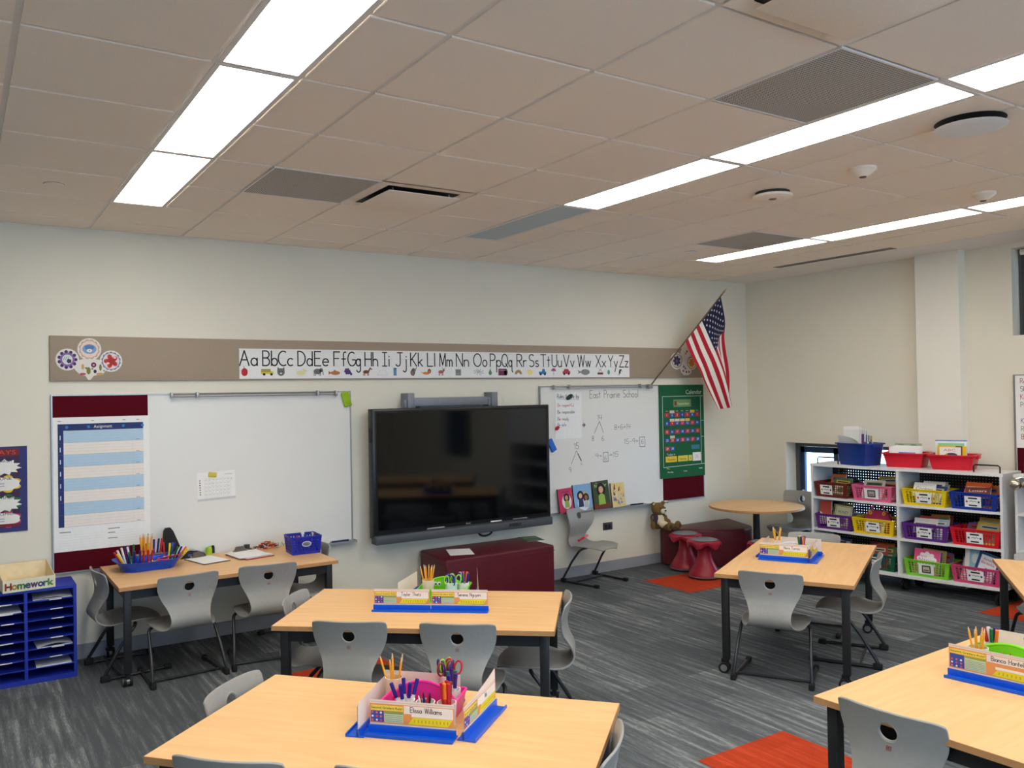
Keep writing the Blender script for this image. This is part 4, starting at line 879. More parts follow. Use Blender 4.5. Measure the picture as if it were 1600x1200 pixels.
# rules sheet
t = thing('rules_sheet', 'white handwritten rules sheet at the left of the right whiteboard', 'paper', (4.13, -.0175, 1.54), 0, rot=(0, R(.8), 0))
MB().box(-.158, .158, -.001, .001, -.219, .219, PAPER).build('sheet', t)
g = MB(); random.seed(5)
def hs(s, x0, x1, z, h, m, wd=.11): 
    W = sum((GS[c][0] if c in GS else .4)+.16 for c in s)-.16; g.hand(s, x0, z, h, m, wd, .0014, sx=(x1-x0)/(W*h), jit=.03)
hs('Rules to live by', -.135, .125, .165, .04, cm(60, 62, 84)); g.line([(-.135, .155), (.12, .152)], .002, cm(60, 62, 84), .0014)
hs('Be respectful', -.13, .06, .085, .03, cm(220, 120, 140)); hs('Be responsible', -.13, .07, .02, .03, cm(50, 50, 60)); hs('Be ready', -.13, .0, -.045, .03, cm(130, 80, 100)); hs('Be safe', -.13, -.03, -.10, .03, cm(110, 110, 190))
g.build('handwriting', t)
tag(MB().ball((0, -.012, 0), .045, mat('dark_green_magnet', (12, 52, 44), .5), 14, .022, .011).build('magnet', None, (4.135, -.0195, 1.715), (0, R(-28), 0)), 'dark green oval magnet on the rules sheet', 'magnet')
tag(MB().ball((0, -.011, 0), .028, mat('red_magnet', (180, 20, 34), .4), 12, .018, .010).build('magnet', None, (3.985, -.0195, 1.425), (0, R(-30), 0)), 'red magnet at the lower left edge of the rules sheet', 'magnet')
# green pocket calendar
t = thing('pocket_calendar', 'dark green fabric Calendar pocket chart on the maroon strip of the right board', 'calendar', (5.295, -.0255, .855), 0)
GR = mat('calendar_green', (16, 92, 54), .8, var=.06, scale=100); Wc, Hc = .645, .962
m = MB(); m.box(0, Wc, -.002, .003, 0, Hc, GR); m.build('fabric', t)
g = MB(); wl = cm(206, 226, 214); g.text('Calendar', Wc-.03, Hc-.095, .046, cm(226, 236, 226), .004, 'r', .235)
for pl in ([(.045, .115), (.045, .845), (Wc-.012, .845)], [(.045, .115), (Wc-.002, .125)], [(Wc-.05, .845), (Wc-.05, .13)]): g.line(pl, .005, wl, .0034)
for z_ in (.585, .415): g.line([(Wc-.05, z_), (Wc-.002, z_)], .004, wl, .0034)
g.q(.20, .735, .455, .812, cm(110, 146, 92), .0034); g.q(.215, .75, .245, .795, cm(150, 44, 40), .004); g.text('September', .345, .757, .026, cm(222, 230, 200), .004, 'c', .17)
for k in range(7): g.q(.085+k*.073, .69, .12+k*.073, .694, cm(190, 214, 200), .0034)
cw, chh = .066, .045; RDc = cm(178, 44, 52); BLc = cm(36, 76, 160); n = 1
for r_ in range(5):
    for c in range(7):
        if n > 30: break
        x_ = .07+c*.0735; z_ = .63-r_*.087; g.q(x_, z_, x_+cw, z_+chh, RDc if (r_+c) % 2 == 0 else BLc, .0034); g.text(str(n), x_+cw/2, z_+.011, .024, WHITE, .004); n += 1
for (r_, c, cc) in ((0, 1, (206, 196, 168)), (0, 5, (220, 180, 60)), (1, 1, (214, 206, 186)), (1, 2, (222, 216, 200)), (1, 3, (214, 206, 186)), (1, 4, (220, 190, 70)), (3, 1, (206, 196, 168))): x_ = .07+c*.0735; z_ = .63-r_*.087+chh; g.q(x_, z_-.004, x_+cw, z_+.024, cm(*cc), .0045)
g.q(.45, .285, .57, .33, cm(50, 120, 150), .0034)
g.text('Today is', .09, .235, .022, wl, .0034, 'l', .12)
for (a, b, s, c) in ((.075, .235, 'Tuesday', (232, 196, 30)), (.25, .395, 'September', (220, 206, 60)), (.405, .455, 'X', (214, 206, 80))): g.q(a, .165, b, .225, cm(*c), .004); g.text(s, (a+b)/2, .182, .022, INK, .0046, 'c', (b-a)*.7 if len(s) > 1 else None)
g.q(.465, .16, .585, .25, WHITE, .004); g.hand('24', .525, .185, .038, cm(190, 150, 180), .08, .0046, 'c')
g.text('Monday', .1, .055, .016, wl, .0034, 'l', .08); g.text('Friday', .33, .055, .014, wl, .0034, 'l', .05); g.q(.555, .075, .605, .083, wl, .0034); g.p([(.08, .10), (.14, .09), (.1, .105)], cm(214, 200, 50), .0034)
g.build('calendar_pockets', t)
# picture books on the right board's tray
def cover(t, w_, h_, draw, th=.012, spine=BLACK, back=PAPER):
    m = MB(); m.box(0, w_, .0, th, 0, h_, PAPER); m.box(-.001, .004, -.0005, th+.0005, -.0005, h_+.0005, spine); m.build('pages', t)
    g = MB(); draw(g); g.build('cover', t)
def person2(g, x, z, s, hair, skin, top, d=.0022):
    g.disc(x, z+.09*s, .058*s, .068*s, cm(*hair), d, 14); g.disc(x, z+.09*s, .03*s, .036*s, cm(*skin), d+.0004, 12)
    g.p([(x-.045*s, z-.06*s), (x+.045*s, z-.06*s), (x+.04*s, z+.03*s), (x+.015*s, z+.05*s), (x-.015*s, z+.05*s), (x-.04*s, z+.03*s)], cm(*top), d+.0002)
def bk1(g):
    g.q(0, 0, .165, .225, cm(196, 56, 100), .001); g.disc(.095, .10, .055, .07, cm(226, 216, 220), .0015, 20); person2(g, .095, .08, .62, (50, 34, 30), (206, 150, 120), (150, 170, 84)); g.line([(.04, .19), (.07, .195), (.1, .188), (.125, .194)], .007, cm(110, 40, 96), .0018)
def bk2(g):
    g.q(0, 0, .215, .25, cm(130, 172, 214), .001); g.disc(.11, .07, .07, .07, cm(214, 226, 236), .0013, 20); g.disc(.12, .16, .045, .014, cm(224, 180, 50), .0016, 14); person2(g, .08, .08, .7, (26, 28, 44), (224, 180, 150), (38, 50, 90)); person2(g, .145, .065, .62, (50, 34, 28), (150, 104, 76), (190, 190, 190))
def bk3(g):
    g.q(0, 0, .2, .265, cm(58, 74, 44), .001); g.q(0, 0, .2, .05, cm(110, 52, 34), .0014); g.text('The', .05, .243, .011, cm(214, 220, 180), .0018); g.text('Name Jar', .10, .205, .034, cm(206, 218, 170), .0018, 'c', .15); person2(g, .10, .095, .95, (20, 18, 20), (222, 168, 140), (150, 186, 74))
def bk4(g):
    g.q(0, 0, .17, .235, cm(226, 204, 140), .001)
    random.seed(9)
    for k in range(34):
        c = random.choice([(120, 130, 190), (90, 110, 170), (196, 200, 226), (206, 120, 60), (120, 60, 50), (226, 196, 60), (230, 230, 230)]); x_ = random.uniform(.01, .15); z_ = random.uniform(.01, .14 if c[2] > 150 else .22)
        g.p([(x_, z_), (x_+random.uniform(.01, .03), z_+random.uniform(-.01, .02)), (min(.168, x_+random.uniform(.0, .02)), min(.233, z_+random.uniform(.02, .05)))], cm(*c), .0012+.0003*(k % 5))
def tbook(x, z, tilt, w_, h_, draw, label, lean=6, yoff=-.075):
    t = thing('picture_book', label, 'book', (x, yoff, z), 0, 'picture books on the board tray', rot=(R(-lean), R(tilt), 0)); cover(t, w_, h_, draw); return t
tbook(3.965, .628, -3, .165, .225, bk1, 'pink picture book, leftmost on the board tray'); tbook(4.145, .628, -2, .215, .25, bk2, 'pale blue picture book with two children on the board tray')
tbook(4.385, .628, -3, .2, .265, bk3, 'dark green Name Jar picture book on the board tray'); tbook(4.61, .628, -1.5, .17, .235, bk4, 'busy yellow and blue picture book, rightmost on the board tray')
def marker_mb(c, L=.13, cap=None, r=.0075):
    m = MB(); m.tube([(0, 0, 0), (0, 0, L*.62)], r, cm(*c), 10); m.tube([(0, 0, L*.60), (0, 0, L*.97), (0, 0, L)], r*1.08, cm(*(cap or c)), 10); return m
o = marker_mb((24, 24, 26), .16).build('marker', None, (4.86, -.055, .632), (0, R(90), 0)); tag(o, 'black marker lying on the tray of the right whiteboard', 'marker')
tag(MB().box(0, .3, 0, .035, 0, .012, WHITE, .004).build('eraser_bar', None, (5.05, -.078, .623)), 'white bar lying at the right end of the right board tray', 'eraser')
o = marker_mb((30, 34, 90), .14).build('marker', None, (1.72, -.055, .606), (0, R(90), 0)); tag(o, 'dark blue marker on the tray of the left whiteboard', 'marker')
tag(MB().box(0, .035, 0, .03, 0, .02, WHITE, .004).build('eraser_block', None, (1.66, -.072, .597)), 'small white block on the left whiteboard tray, left of the marker', 'eraser'); tag(MB().box(0, .035, 0, .03, 0, .02, WHITE, .004).build('eraser_block', None, (1.52, -.072, .597)), 'small white block on the left whiteboard tray, next to the chair', 'eraser')
# comic birthday poster
t = thing('birthday_poster', 'comic style birthday poster with yellow bursts at the left edge of the photo', 'poster', (-.765, -.004, .905), 0)
MB().box(0, .38, -.0, .003, 0, .56, cm(44, 44, 110)).build('sheet', t)
g = MB(); YL = cm(226, 200, 30)
g.q(.0, .0, .38, .56, cm(44, 48, 110), .0012); g.q(0, .03, .335, .53, cm(60, 30, 70), .0016)
for (a, b, r_) in ((.10, .49, .055), (.03, .42, .06), (.09, .37, .07), (.02, .30, .06), (.10, .24, .07), (.05, .15, .08), (.12, .08, .05), (.1, .02+.03, .04)): g.star(a, b, r_, r_*.6, 8, YL, .002)
g.star(.03, .32, .05, .03, 8, cm(196, 50, 80), .0022)
g.q(.0, .50, .335, .545, cm(120, 24, 34), .0024); g.text('BIRTHDAYS', .165, .508, .03, cm(206, 76, 40), .0028, 'c', .30)
random.seed(4)
for (b, s, c, ty) in ((.43, 'MARCH', (50, 24, 70), 0), (.315, 'JUNE', (226, 190, 40), 1), (.19, 'SEPTEMBER', (30, 110, 60), 0), (.085, 'DECEMBER', (190, 40, 96), 1)):
    g.scallop(.255, b, .07, .095, 7, cm(*c), .0024, .62)
    if ty: g.scallop(.25, b, .082, .09, 8, WHITE, .0028, .5)
    else: g.star(.25, b-.005, .10, .07, 11, WHITE, .0028, .55)
    g.text(s, .25, b+.027, .018, INK, .0034, 'c', .11 if len(s) > 5 else .08)
    for k in range(2 if ty else 0): g.hand('mmmm', .21, b+.0-k*.016, .012, cm(120, 110, 170), .12, .0033)
g.q(.1, .035, .335, .055, cm(120, 20, 40), .003); g.build('comic_print', t)
# outlet
t = thing('wall_outlet', 'dark double power outlet low on the wall beside the chair', 'outlet', (4.60, -.001, .44))
MB().box(-.06, .06, -.006, 0, -.037, .037, mat('outlet_dark', (60, 52, 56), .5), .003).build('cover_plate', t); m = MB()
for x in (-.022, .022): m.box(x-.015, x+.015, -.008, -.006, -.02, .02, BLACK, .002)
m.build('socket', t)

# flag
t = thing('american_flag', 'stars and stripes flag hanging from a slanted pole above the green calendar', 'flag', (0, 0, 0))
B0 = Vector((5.148, -.06, 1.812)); T0 = Vector((5.77, -.5, 2.756)); m = MB(); m.tube([B0-(T0-B0)*.03, B0+(T0-B0)*.96], .0075, mat('flag_pole_wood', (96, 76, 54), .5), 10).build('pole', t)
mt_ = MB(); mt_.tube([B0+(T0-B0)*.96, B0+(T0-B0)*1.0], .009, cm(150, 122, 60, .35), 10).tube([B0+(T0-B0)*1.0, B0+(T0-B0)*1.03], .008, cm(150, 122, 60, .35), 10, True, .001); mt_.build('finial', t)
MB().box(5.12, 5.17, -.075, -.024, 1.785, 1.83, M_alu, .004).build('pole_bracket', t)
HC0 = [T0+(B0-T0)*.05, Vector((5.86, -.43, 2.47)), Vector((5.892, -.40, 2.28)), Vector((5.955, -.40, 1.95)), Vector((5.945, -.40, 1.64))]
HC1 = [T0+(B0-T0)*.53, Vector((5.50, -.33, 2.07)), Vector((5.56, -.39, 1.93)), Vector((5.665, -.40, 1.76)), Vector((5.81, -.40, 1.555))]
def cr(P, f): return Vector(crom([tuple(p) for p in P], f))
def flagpt(h, f, off=0):
    a = cr(HC0, f); b = cr(HC1, f); p = a.lerp(b, h)
    amp = .055*min(1, f*1.6); p.y += amp*math.sin(2*PI*(1.25*h+.12))+off-.01*f; p.x += .02*f*math.sin(2*PI*(1.25*h+.45))*min(1, f*1.4)
    p.z -= .012*math.sin(PI*h)*f; return p
NH, NF = 52, 60; V = [flagpt(i/NH, j/NF) for i in range(NH+1) for j in range(NF+1)]
FRd = mat('flag_red', (176, 22, 44), .8, var=.03); FW = mat('flag_white', (232, 228, 220), .8, var=.02); FB = mat('flag_blue', (24, 26, 66), .8, var=.03)
fs = {FRd: [], FW: [], FB: []}
for i in range(NH):
    for j in range(NF):
        q_ = (i*(NF+1)+j, (i+1)*(NF+1)+j, (i+1)*(NF+1)+j+1, i*(NF+1)+j+1)
        st = int(i/NH*13); k = FB if (i/NH < 7/13 and j/NF < .4) else (FRd if st % 2 == 0 else FW); fs[k].append(q_)
me = bpy.data.meshes.new('cloth'); me.from_pydata([tuple(v) for v in V], [], fs[FRd]+fs[FW]+fs[FB])
for k in (FRd, FW, FB): me.materials.append(k)
me.polygons.foreach_set('material_index', [0]*len(fs[FRd])+[1]*len(fs[FW])+[2]*len(fs[FB])); me.polygons.foreach_set('use_smooth', [True]*len(me.polygons))
cl_ = bpy.data.objects.new('cloth', me); col.objects.link(cl_); cl_.parent = t
m = MB()
for r_ in range(9):
    for c in range(6 if r_ % 2 == 0 else 5):
        hh_ = (r_+1)/10*7/13; ff = ((c+.5)/6 if r_ % 2 == 0 else (c+1)/6)*.4
        for off in (-.0025, .0025):
            P_ = [flagpt(hh_+.021*(.42 if k % 2 else 1)*math.cos(2*PI*k/10+PI), ff+.0145*(.42 if k % 2 else 1)*math.sin(2*PI*k/10), off) for k in range(10)]
            m.add([flagpt(hh_, ff, off)]+P_, [(0, 1+k, 1+(k+1) % 10) for k in range(10)], FW)
m.build('canton_stars', cl_)

# teddy bear
t = thing('teddy_bear', 'brown teddy bear in cream shirt and dark vest on the corner bench', 'teddy bear', (5.21, -.15, .365), R(-12))
FUR = mat('bear_fur', (120, 94, 58), .95, var=.25, scale=120, bump=.8, spec=.1)
def blob(name, balls, m_, parent, vox=.006):
    b = MB()
    for (c, r_, ry, rz) in balls: b.ball(c, r_, m_, 18, rz, ry)
    o = b.build(name, parent); md = o.modifiers.new('merge', 'REMESH'); md.mode = 'VOXEL'; md.voxel_size = vox; md.use_smooth_shade = True
    s = o.modifiers.new('soft', 'SMOOTH'); s.iterations = 4; return o
blob('bear_body', [((-.05, .02, .205), .072, .062, .064), ((-.10, .03, .255), .024, .014, .024), ((.012, .03, .262), .024, .014, .024), ((-.05, .03, .13), .05, .045, .05), ((-.05, .035, .075), .072, .058, .075),
  ((-.115, .01, .10), .026, .026, .05), ((-.13, -.01, .05), .026, .026, .045), ((.015, .0, .11), .026, .026, .04), ((.035, -.03, .075), .024, .024, .034),
  ((-.01, -.06, .035), .036, .06, .034), ((-.01, -.12, .045), .034, .024, .046), ((.055, -.04, .035), .04, .055, .034), ((.11, -.085, .048), .036, .028, .044)], FUR, t)
blob('cream_shirt', [((-.05, .022, .10), .066, .058, .064), ((-.02, -.03, .055), .045, .05, .036), ((.03, -.02, .045), .045, .045, .034)], mat('bear_cream', (222, 208, 176), .9, bump=.3), t)
blob('dark_vest', [((-.092, .02, .115), .042, .05, .052), ((.0, .03, .128), .036, .042, .036), ((-.11, .0, .08), .03, .03, .045)], mat('bear_vest', (56, 48, 62), .9, bump=.3), t)
blob('muzzle', [((-.028, -.045, .19), .032, .024, .026)], mat('bear_muzzle', (222, 212, 186), .9), t, .004)
m = MB(); m.ball((-.02, -.068, .197), .011, INK, 10, .008); m.build('nose', t)
for x in (-.062, -.004): MB().ball((x, -.038, .222), .006, INK, 8).build('eye', t)
for (x, y, z) in ((-.01, -.1445, .047), (.118, -.113, .05)): MB().ball((x, y, z), .017, mat('bear_pad', (84, 60, 42), .95), 12, .02, .004).build('paw_pad', t)
m = MB(); m.ball((-.10, .016, .256), .013, mat('bear_ear', (206, 190, 150), .9), 10, .013, .004); m.build('ear_lining', t)

# papers and book on the long bench, marker on chair
t = sheet('paper_sheet', 'white paper lying on the left end of the long maroon bench', (2.73, -.33, .4515), .2, .27, -22, None, .002)
t = thing('green_booklet', 'thin dark green booklet lying on the right end of the long maroon bench', 'book', (3.45, -.27, .451), 0, rot=(R(-90), 0, R(-14)))
cover(t, .17, .24, lambda g: (g.q(0, 0, .17, .24, cm(70, 100, 76), .001), g.q(.02, .13, .15, .2, cm(120, 140, 110), .0014), g.q(.03, .03, .14, .1, cm(90, 120, 100), .0014)), .008, cm(50, 70, 50))
o = marker_mb((190, 40, 56), .17, (226, 130, 140), .011).build('marker', None, (4.10, -.175, .375), (0, R(82), R(22))); tag(o, 'red marker lying on the seat of the chair against the wall', 'marker')
# ================================================================ bookshelf
SA = R(-83.3); SO = Vector((5.96, -1.33, 0))
def SL(x, y, z): c, s = math.cos(SA), math.sin(SA); return (SO.x+c*x-s*y, SO.y+s*x+c*y, z)
LEV = [.155, .46, .752]; STOP = 1.055; SW = 1.63; SDv = .826; SD = .38
def bow(x): return -.05*math.sin(PI*max(0, min(1, x/SW)))
t = thing('bookshelf', 'long white mobile bookshelf with bowed shelves against the window wall', 'bookshelf', SO, SA)
def board(m, x0, x1, z0, z1, th, bowf=1, back=SD):
    n = 14; pts = [(x0+(x1-x0)*i/n, bow(x0+(x1-x0)*i/n)*bowf) for i in range(n+1)]+[(x1, back), (x0, back)]; m.prism(pts, z0, z1, M_shelfw)
m = MB(); m.box(0, .02, 0, SD, .13, STOP-.02, M_shelfw).build('side_panel', t)
m = MB(); m.box(SW-.02, SW, 0, SD, .13, STOP-.02, M_shelfw).build('side_panel', t)
m = MB(); m.box(SDv-.011, SDv+.011, bow(SDv)*.85, SD-.02, .155, STOP-.02, M_shelfw).build('divider', t)
m = MB(); board(m, -.006, SW+.006, STOP-.022, STOP, .02, .7, SD+.005); m.build('top_panel', t)
m = MB(); board(m, 0, SW, LEV[0]-.026, LEV[0], .02, 1.1); m.build('bottom_panel', t)
for k in (1, 2):
    for x0, x1 in ((.02, SDv-.011), (SDv+.011, SW-.02)):
        m = MB(); board(m, x0, x1, LEV[k]-.02, LEV[k], .02, .85, SD-.02); m.build('shelf', t)
for x0, x1 in ((.02, SDv-.011), (SDv+.011, SW-.02)): MB().box(x0, x1, SD-.019, SD-.017, LEV[0], STOP-.022, M_perfback).build('perforated_back', t)
for x in (.06, SDv-.0, SW-.06):
    for y in (.06, SD-.06):
        c = MB(); c.box(x-.02, x+.02, y-.02, y+.02, .115, .129, M_rubber).box(x-.014, x+.014, y-.008, y+.03, .06, .116, M_rubber)
        c.cyl((x-.022, y+.012, .045), (x-.006, y+.012, .045), .045, M_rubber, 20).cyl((x+.006, y+.012, .045), (x+.022, y+.012, .045), .045, M_rubber, 20); c.build('caster', t)
for x, x2 in ((.04, .24), (1.595, 1.40)):
    s_ = 1 if x2 > x else -1
    MB().tube([(x, .06, STOP), (x, .06, STOP+.048), (x+.012*s_, .06, STOP+.06), (x2-.012*s_, .06, STOP+.06), (x2, .06, STOP+.048), (x2, .06, STOP)], .006, BLACK, 8).build('push_handle', t)

def basket_mesh(rgb, w_, d_, h_, ncol=12, nrow=5, solid=False, fat=1):
    """tapered basket: local x along the front, front at y=0"""
    M_ = mat('basket_%d_%d_%d' % rgb, rgb, .4, var=.03); m = MB(); tp = .9
    def P(u, v, h): # u,v in 0..1 of rim footprint
        k = tp+(1-tp)*h/h_; return (w_/2+(u-.5)*w_*k, d_/2+(v-.5)*d_*k, h)
    def bar(a, b, c, d, th=.0025):
        A, B, C, D = [Vector(q) for q in (a, b, c, d)]; n = (B-A).cross(D-A).normalized()*th
        V = [A, B, C, D, A+n, B+n, C+n, D+n]; m.add(V, [(0, 3, 2, 1), (4, 5, 6, 7), (0, 1, 5, 4), (2, 3, 7, 6), (1, 2, 6, 5), (0, 4, 7, 3)], M_)
    sides = [(lambda s, h: P(s, 0, h), ncol), (lambda s, h: P(1, s, h), int(ncol*.7)), (lambda s, h: P(1-s, 1, h), ncol), (lambda s, h: P(0, 1-s, h), int(ncol*.7))]
    for f, nc in sides:
        if solid: bar(f(0, 0), f(1, 0), f(1, h_), f(0, h_), -.003); continue
        lo, hi = h_*.16, h_*.86; e = .09
        bar(f(0, 0), f(1, 0), f(1, lo), f(0, lo), -.003); bar(f(0, hi), f(1, hi), f(1, h_), f(0, h_), -.003)
        bar(f(0, lo), f(e, lo), f(e, hi), f(0, hi), -.003); bar(f(1-e, lo), f(1, lo), f(1, hi), f(1-e, hi), -.003)
        for k in range(1, nc):
            s = e+(1-2*e)*k/nc; b = (.0016/w_*1.3+.004)*fat; bar(f(s-b, lo), f(s+b, lo), f(s+b, hi), f(s-b, hi), -.0025)
        for k in range(1, nrow):
            z = lo+(hi-lo)*k/nrow; b = h_*.016*fat; bar(f(e, z-b), f(1-e, z-b), f(1-e, z+b), f(e, z+b), -.0028)
    m.box(*(P(0, 0, 0)[0], P(1, 1, 0)[0], P(0, 0, 0)[1], P(1, 1, 0)[1]), 0, .003, M_)
    r = MB(); rr = .0045 if not solid else .006
    r.tube([(0.008, 0, h_), (w_-.008, 0, h_), (w_, .008, h_), (w_, d_-.008, h_), (w_-.008, d_, h_), (.008, d_, h_), (0, d_-.008, h_), (0, .008, h_)], rr, M_, 8, closed=True)
    return m, r, M_
BASKETS = {}
def basket(rgb, nm, loc, rz, label, w_=.36, d_=.26, h_=.13, card=1, grp='book baskets on the bookshelf', name='book_basket', solid=False, cx=.5, fat=1, nc=12):
    key = (rgb, w_, d_, h_)
    t = thing(name, label, 'basket', loc, rz, grp)
    if key not in BASKETS:
        m, r, M_ = basket_mesh(rgb, w_, d_, h_, nc, solid=solid, fat=fat); a = m.build('lattice_walls' if not solid else 'tub_walls', t); b = r.build('rim', t); BASKETS[key] = (a.data, b.data)
    else:
        for n_, d in zip(('lattice_walls' if not solid else 'tub_walls', 'rim'), BASKETS[key]): o = bpy.data.objects.new(n_, d); col.objects.link(o); o.parent = t
    if card:
        g = MB(); al = math.atan(.05*d_/h_); g.T = Matrix.Translation((w_*cx, .0055, h_*.5)) @ Matrix.Rotation(al, 4, 'X'); cw, ch = .062, .044
        if card == 1:
            g.q(-cw, -ch, cw, ch, PAPER, .0035); g.q(-cw*.55, ch*.5, cw*.55, ch*.78, INK, .004); g.q(-cw*.5, -ch*.8, cw*.5, -ch*.55, INK, .004)
            random.seed(len(label)); c1 = random.choice([(40, 60, 150), (170, 40, 50), (30, 40, 60), (180, 150, 60)])
            g.disc(-cw*.72, 0, .008, .009, cm(*c1), .004, 8); g.disc(cw*.72, 0, .008, .009, cm(30, 44, 100), .004, 8); g.line([(-cw*.4, .002), (-cw*.1, .008), (.0, -.002), (cw*.2, .006), (cw*.45, .0)], .004, cm(70, 80, 100), .004)
        else:
            g.q(-cw, -ch, cw, ch, PAPER, .0035); g.q(-cw*.55, -ch*.7, cw*.6, ch*.75, cm(50, 54, 56), .004); g.q(-cw*.4, -ch*.45, cw*.45, ch*.5, cm(190, 196, 170) if card == 2 else cm(170, 170, 168), .0045); g.q(-cw*.3, -ch*.3, cw*.35, -ch*.05, cm(170, 70, 70), .005)
        g.build('name_card', t)
    return t
# books shared by the baskets
BK = {}
PAL = [(214, 206, 186), (196, 190, 176), (170, 60, 52), (60, 90, 150), (220, 190, 90), (90, 120, 80), (230, 226, 216), (120, 90, 140), (206, 120, 60), (70, 60, 58), (226, 222, 210), (180, 200, 210)]
def book_proto(i):
    if i in BK: return BK[i]
    random.seed(100+i); c = PAL[i % len(PAL)]; w_ = random.uniform(.14, .19); h_ = random.uniform(.17, .22); th = random.choice([.004, .006, .009])
    m = MB(); m.box(0, w_, 0, th, 0, h_, PAPER); m.box(-.001, w_+.001, -.0006, 0, -.001, h_+.001, cm(*c)); m.box(-.001, w_+.001, th, th+.0006, -.001, h_+.001, cm(*c)); m.box(-.0015, .001, -.0006, th+.0006, -.001, h_+.001, cm(*c))
    c2 = PAL[(i*5+3) % len(PAL)]; g = m
    g.q(w_*.12, h_*.72, w_*.88, h_*.88, cm(*c2), .0012); g.q(w_*.15, h_*.15, w_*.85, h_*.62, cm(*PAL[(i*7+1) % len(PAL)]), .0012); g.disc(w_*.5, h_*.38, w_*.2, h_*.14, cm(*PAL[(i*3+2) % len(PAL)]), .0018, 12)
    g.q(w_*.2, h_*.77, w_*.8, h_*.82, INK, .0017)
    o = m.build('book'); BK[i] = o; BK[(i, 'u')] = 0; return o
def put_book(i, M_loc, label, group):
    o = book_proto(i)
    if BK[(i, 'u')]: o = o.copy(); col.objects.link(o)
    BK[(i, 'u')] = 1; o.matrix_world = M_loc; tag(o, label, 'book', group); return o
def fill(bt, n, w_, d_, h_, seeds, label, group, lean=(12, 26), drop=.0, flip=False, rise=0):
    base = Matrix.Translation(bt.location) @ Matrix.Rotation(bt.rotation_euler.z, 4, 'Z')
    for k in range(n):
        random.seed(seeds*31+k); i = (seeds*5+k*3) % 12; o = book_proto(i); bw = max(v.co.x for v in o.data.vertices)
        y = d_*.18+(d_*.55)*k/max(1, n-1); x = random.uniform(.02, max(.03, w_*.94-bw)); a = -R(random.uniform(*lean))
        put_book(i, base @ Matrix.Translation((x+.008, y, .008+rise*k)) @ Matrix.Rotation(a, 4, 'X') @ Matrix.Rotation(R(random.uniform(-4, 4)), 4, 'Y'), label, group)
RZ = SA
rows = [
 (2, .03, .33, (104, 34, 24), 'dark brown', 'top left', 1, 5), (2, .41, .36, (222, 96, 140), 'rose pink', 'top shelf, second from the left', 3, 3), (2, .855, .365, (232, 200, 18), 'yellow', 'top shelf, third from the left', 1, 6), (2, 1.235, .36, (20, 52, 150), 'blue', 'top right', 1, 4),
 (1, .045, .35, (92, 36, 122), 'purple', 'middle left', 1, 6), (1, .405, .38, (236, 196, 14), 'yellow', 'middle shelf, holding a pink handle bag', 1, 2), (1, .85, .37, (96, 40, 130), 'purple', 'middle shelf, third from the left', 1, 6), (1, 1.235, .375, (214, 22, 38), 'red', 'middle right', 1, 6),
 (0, .045, .35, (150, 120, 70), 'tan', 'bottom left', 1, 3), (0, .41, .38, (10, 84, 62), 'dark green', 'bottom shelf, second from the left', 1, 5), (0, .86, .37, (126, 206, 50), 'lime green', 'bottom shelf, third from the left', 2, 6), (0, 1.235, .375, (206, 66, 116), 'deep pink', 'bottom right', 1, 6)]
for n_, (lv, x, w_, rgb, cn, where, card, nb) in enumerate(rows):
    dz = LEV[lv]+.001; y = bow(x+w_/2)*.7-.0; extra = 8 if n_ == 0 else 0
    bt = basket(rgb, cn, SL(x, y+(.0 if n_ else .02), dz), SA+R(-6 if n_ == 0 else 0), '%s lattice book basket, %s%s' % (cn, where, ' of the white bookshelf' if 'shelf' not in where else ''), w_, .26, .135, card, 'lattice book baskets on the white bookshelf', cx=.38 if n_ in (0,) else .5)
    if nb: fill(bt, nb, w_, .26, .135, n_+1, 'thin book in the %s basket, %s' % (cn, where), 'books in the %s basket, %s' % (cn, where), (20, 42) if lv else (12, 26), rise=0)
def flatcover(name, w_, h_, draw, label, M_, cat='book', group=None, th=.006, edge=PAPER):
    t = thing(name, label, cat, (0, 0, 0), 0, group); t.matrix_world = M_
    m = MB(); m.box(0, w_, 0, th, 0, h_, edge); m.build('pages', t); g = MB(); draw(g); g.build('cover', t); return t
def SM(x, y, z, rx=0, ry=0, rz=0): return Matrix.Translation(SL(x, y, z)) @ Matrix.Rotation(SA+R(rz), 4, 'Z') @ Matrix.Rotation(R(rx), 4, 'X') @ Matrix.Rotation(R(ry), 4, 'Y')
flatcover('book', .16, .2, lambda g: (g.q(0, 0, .16, .2, cm(206, 200, 160), .001), g.line([(.01, .01), (.01, .19), (.15, .19), (.15, .01), (.01, .01)], .003, cm(60, 60, 40), .0014), g.text('MONEY', .08, .125, .026, cm(60, 60, 50), .0016, 'c', .1), g.disc(.08, .06, .035, .03, cm(110, 90, 130), .0014, 14)), 'cream book lettered MONEY in the purple basket at middle left', SM(.19, .03, LEV[1]+.03, -14, 4))
flatcover('book', .11, .21, lambda g: (g.q(0, 0, .11, .21, cm(226, 206, 200), .001), g.p([(0, .21), (.11, .21), (.11, .09), (.06, .06), (0, .12)], cm(176, 66, 50), .0014)), 'tall red and white paper book at the left of the purple basket, middle left', SM(.07, .02, LEV[1]+.04, -12, -4))
def fancy(g):
    g.q(0, 0, .21, .2, cm(222, 86, 136), .001); g.scallop(.105, .1, .07, .085, 10, cm(236, 230, 236), .0014); g.text('Fancy', .075, .135, .02, cm(200, 80, 140), .0018); g.text('Nancy', .105, .095, .034, cm(206, 84, 150), .0018, 'c', .13); g.disc(.14, .1, .018, .018, WHITE, .0017, 12)
flatcover('book', .21, .2, fancy, 'pink bordered book showing its front in the lime green basket', SM(.93, -.02, LEV[0]+.035, -10, 2))
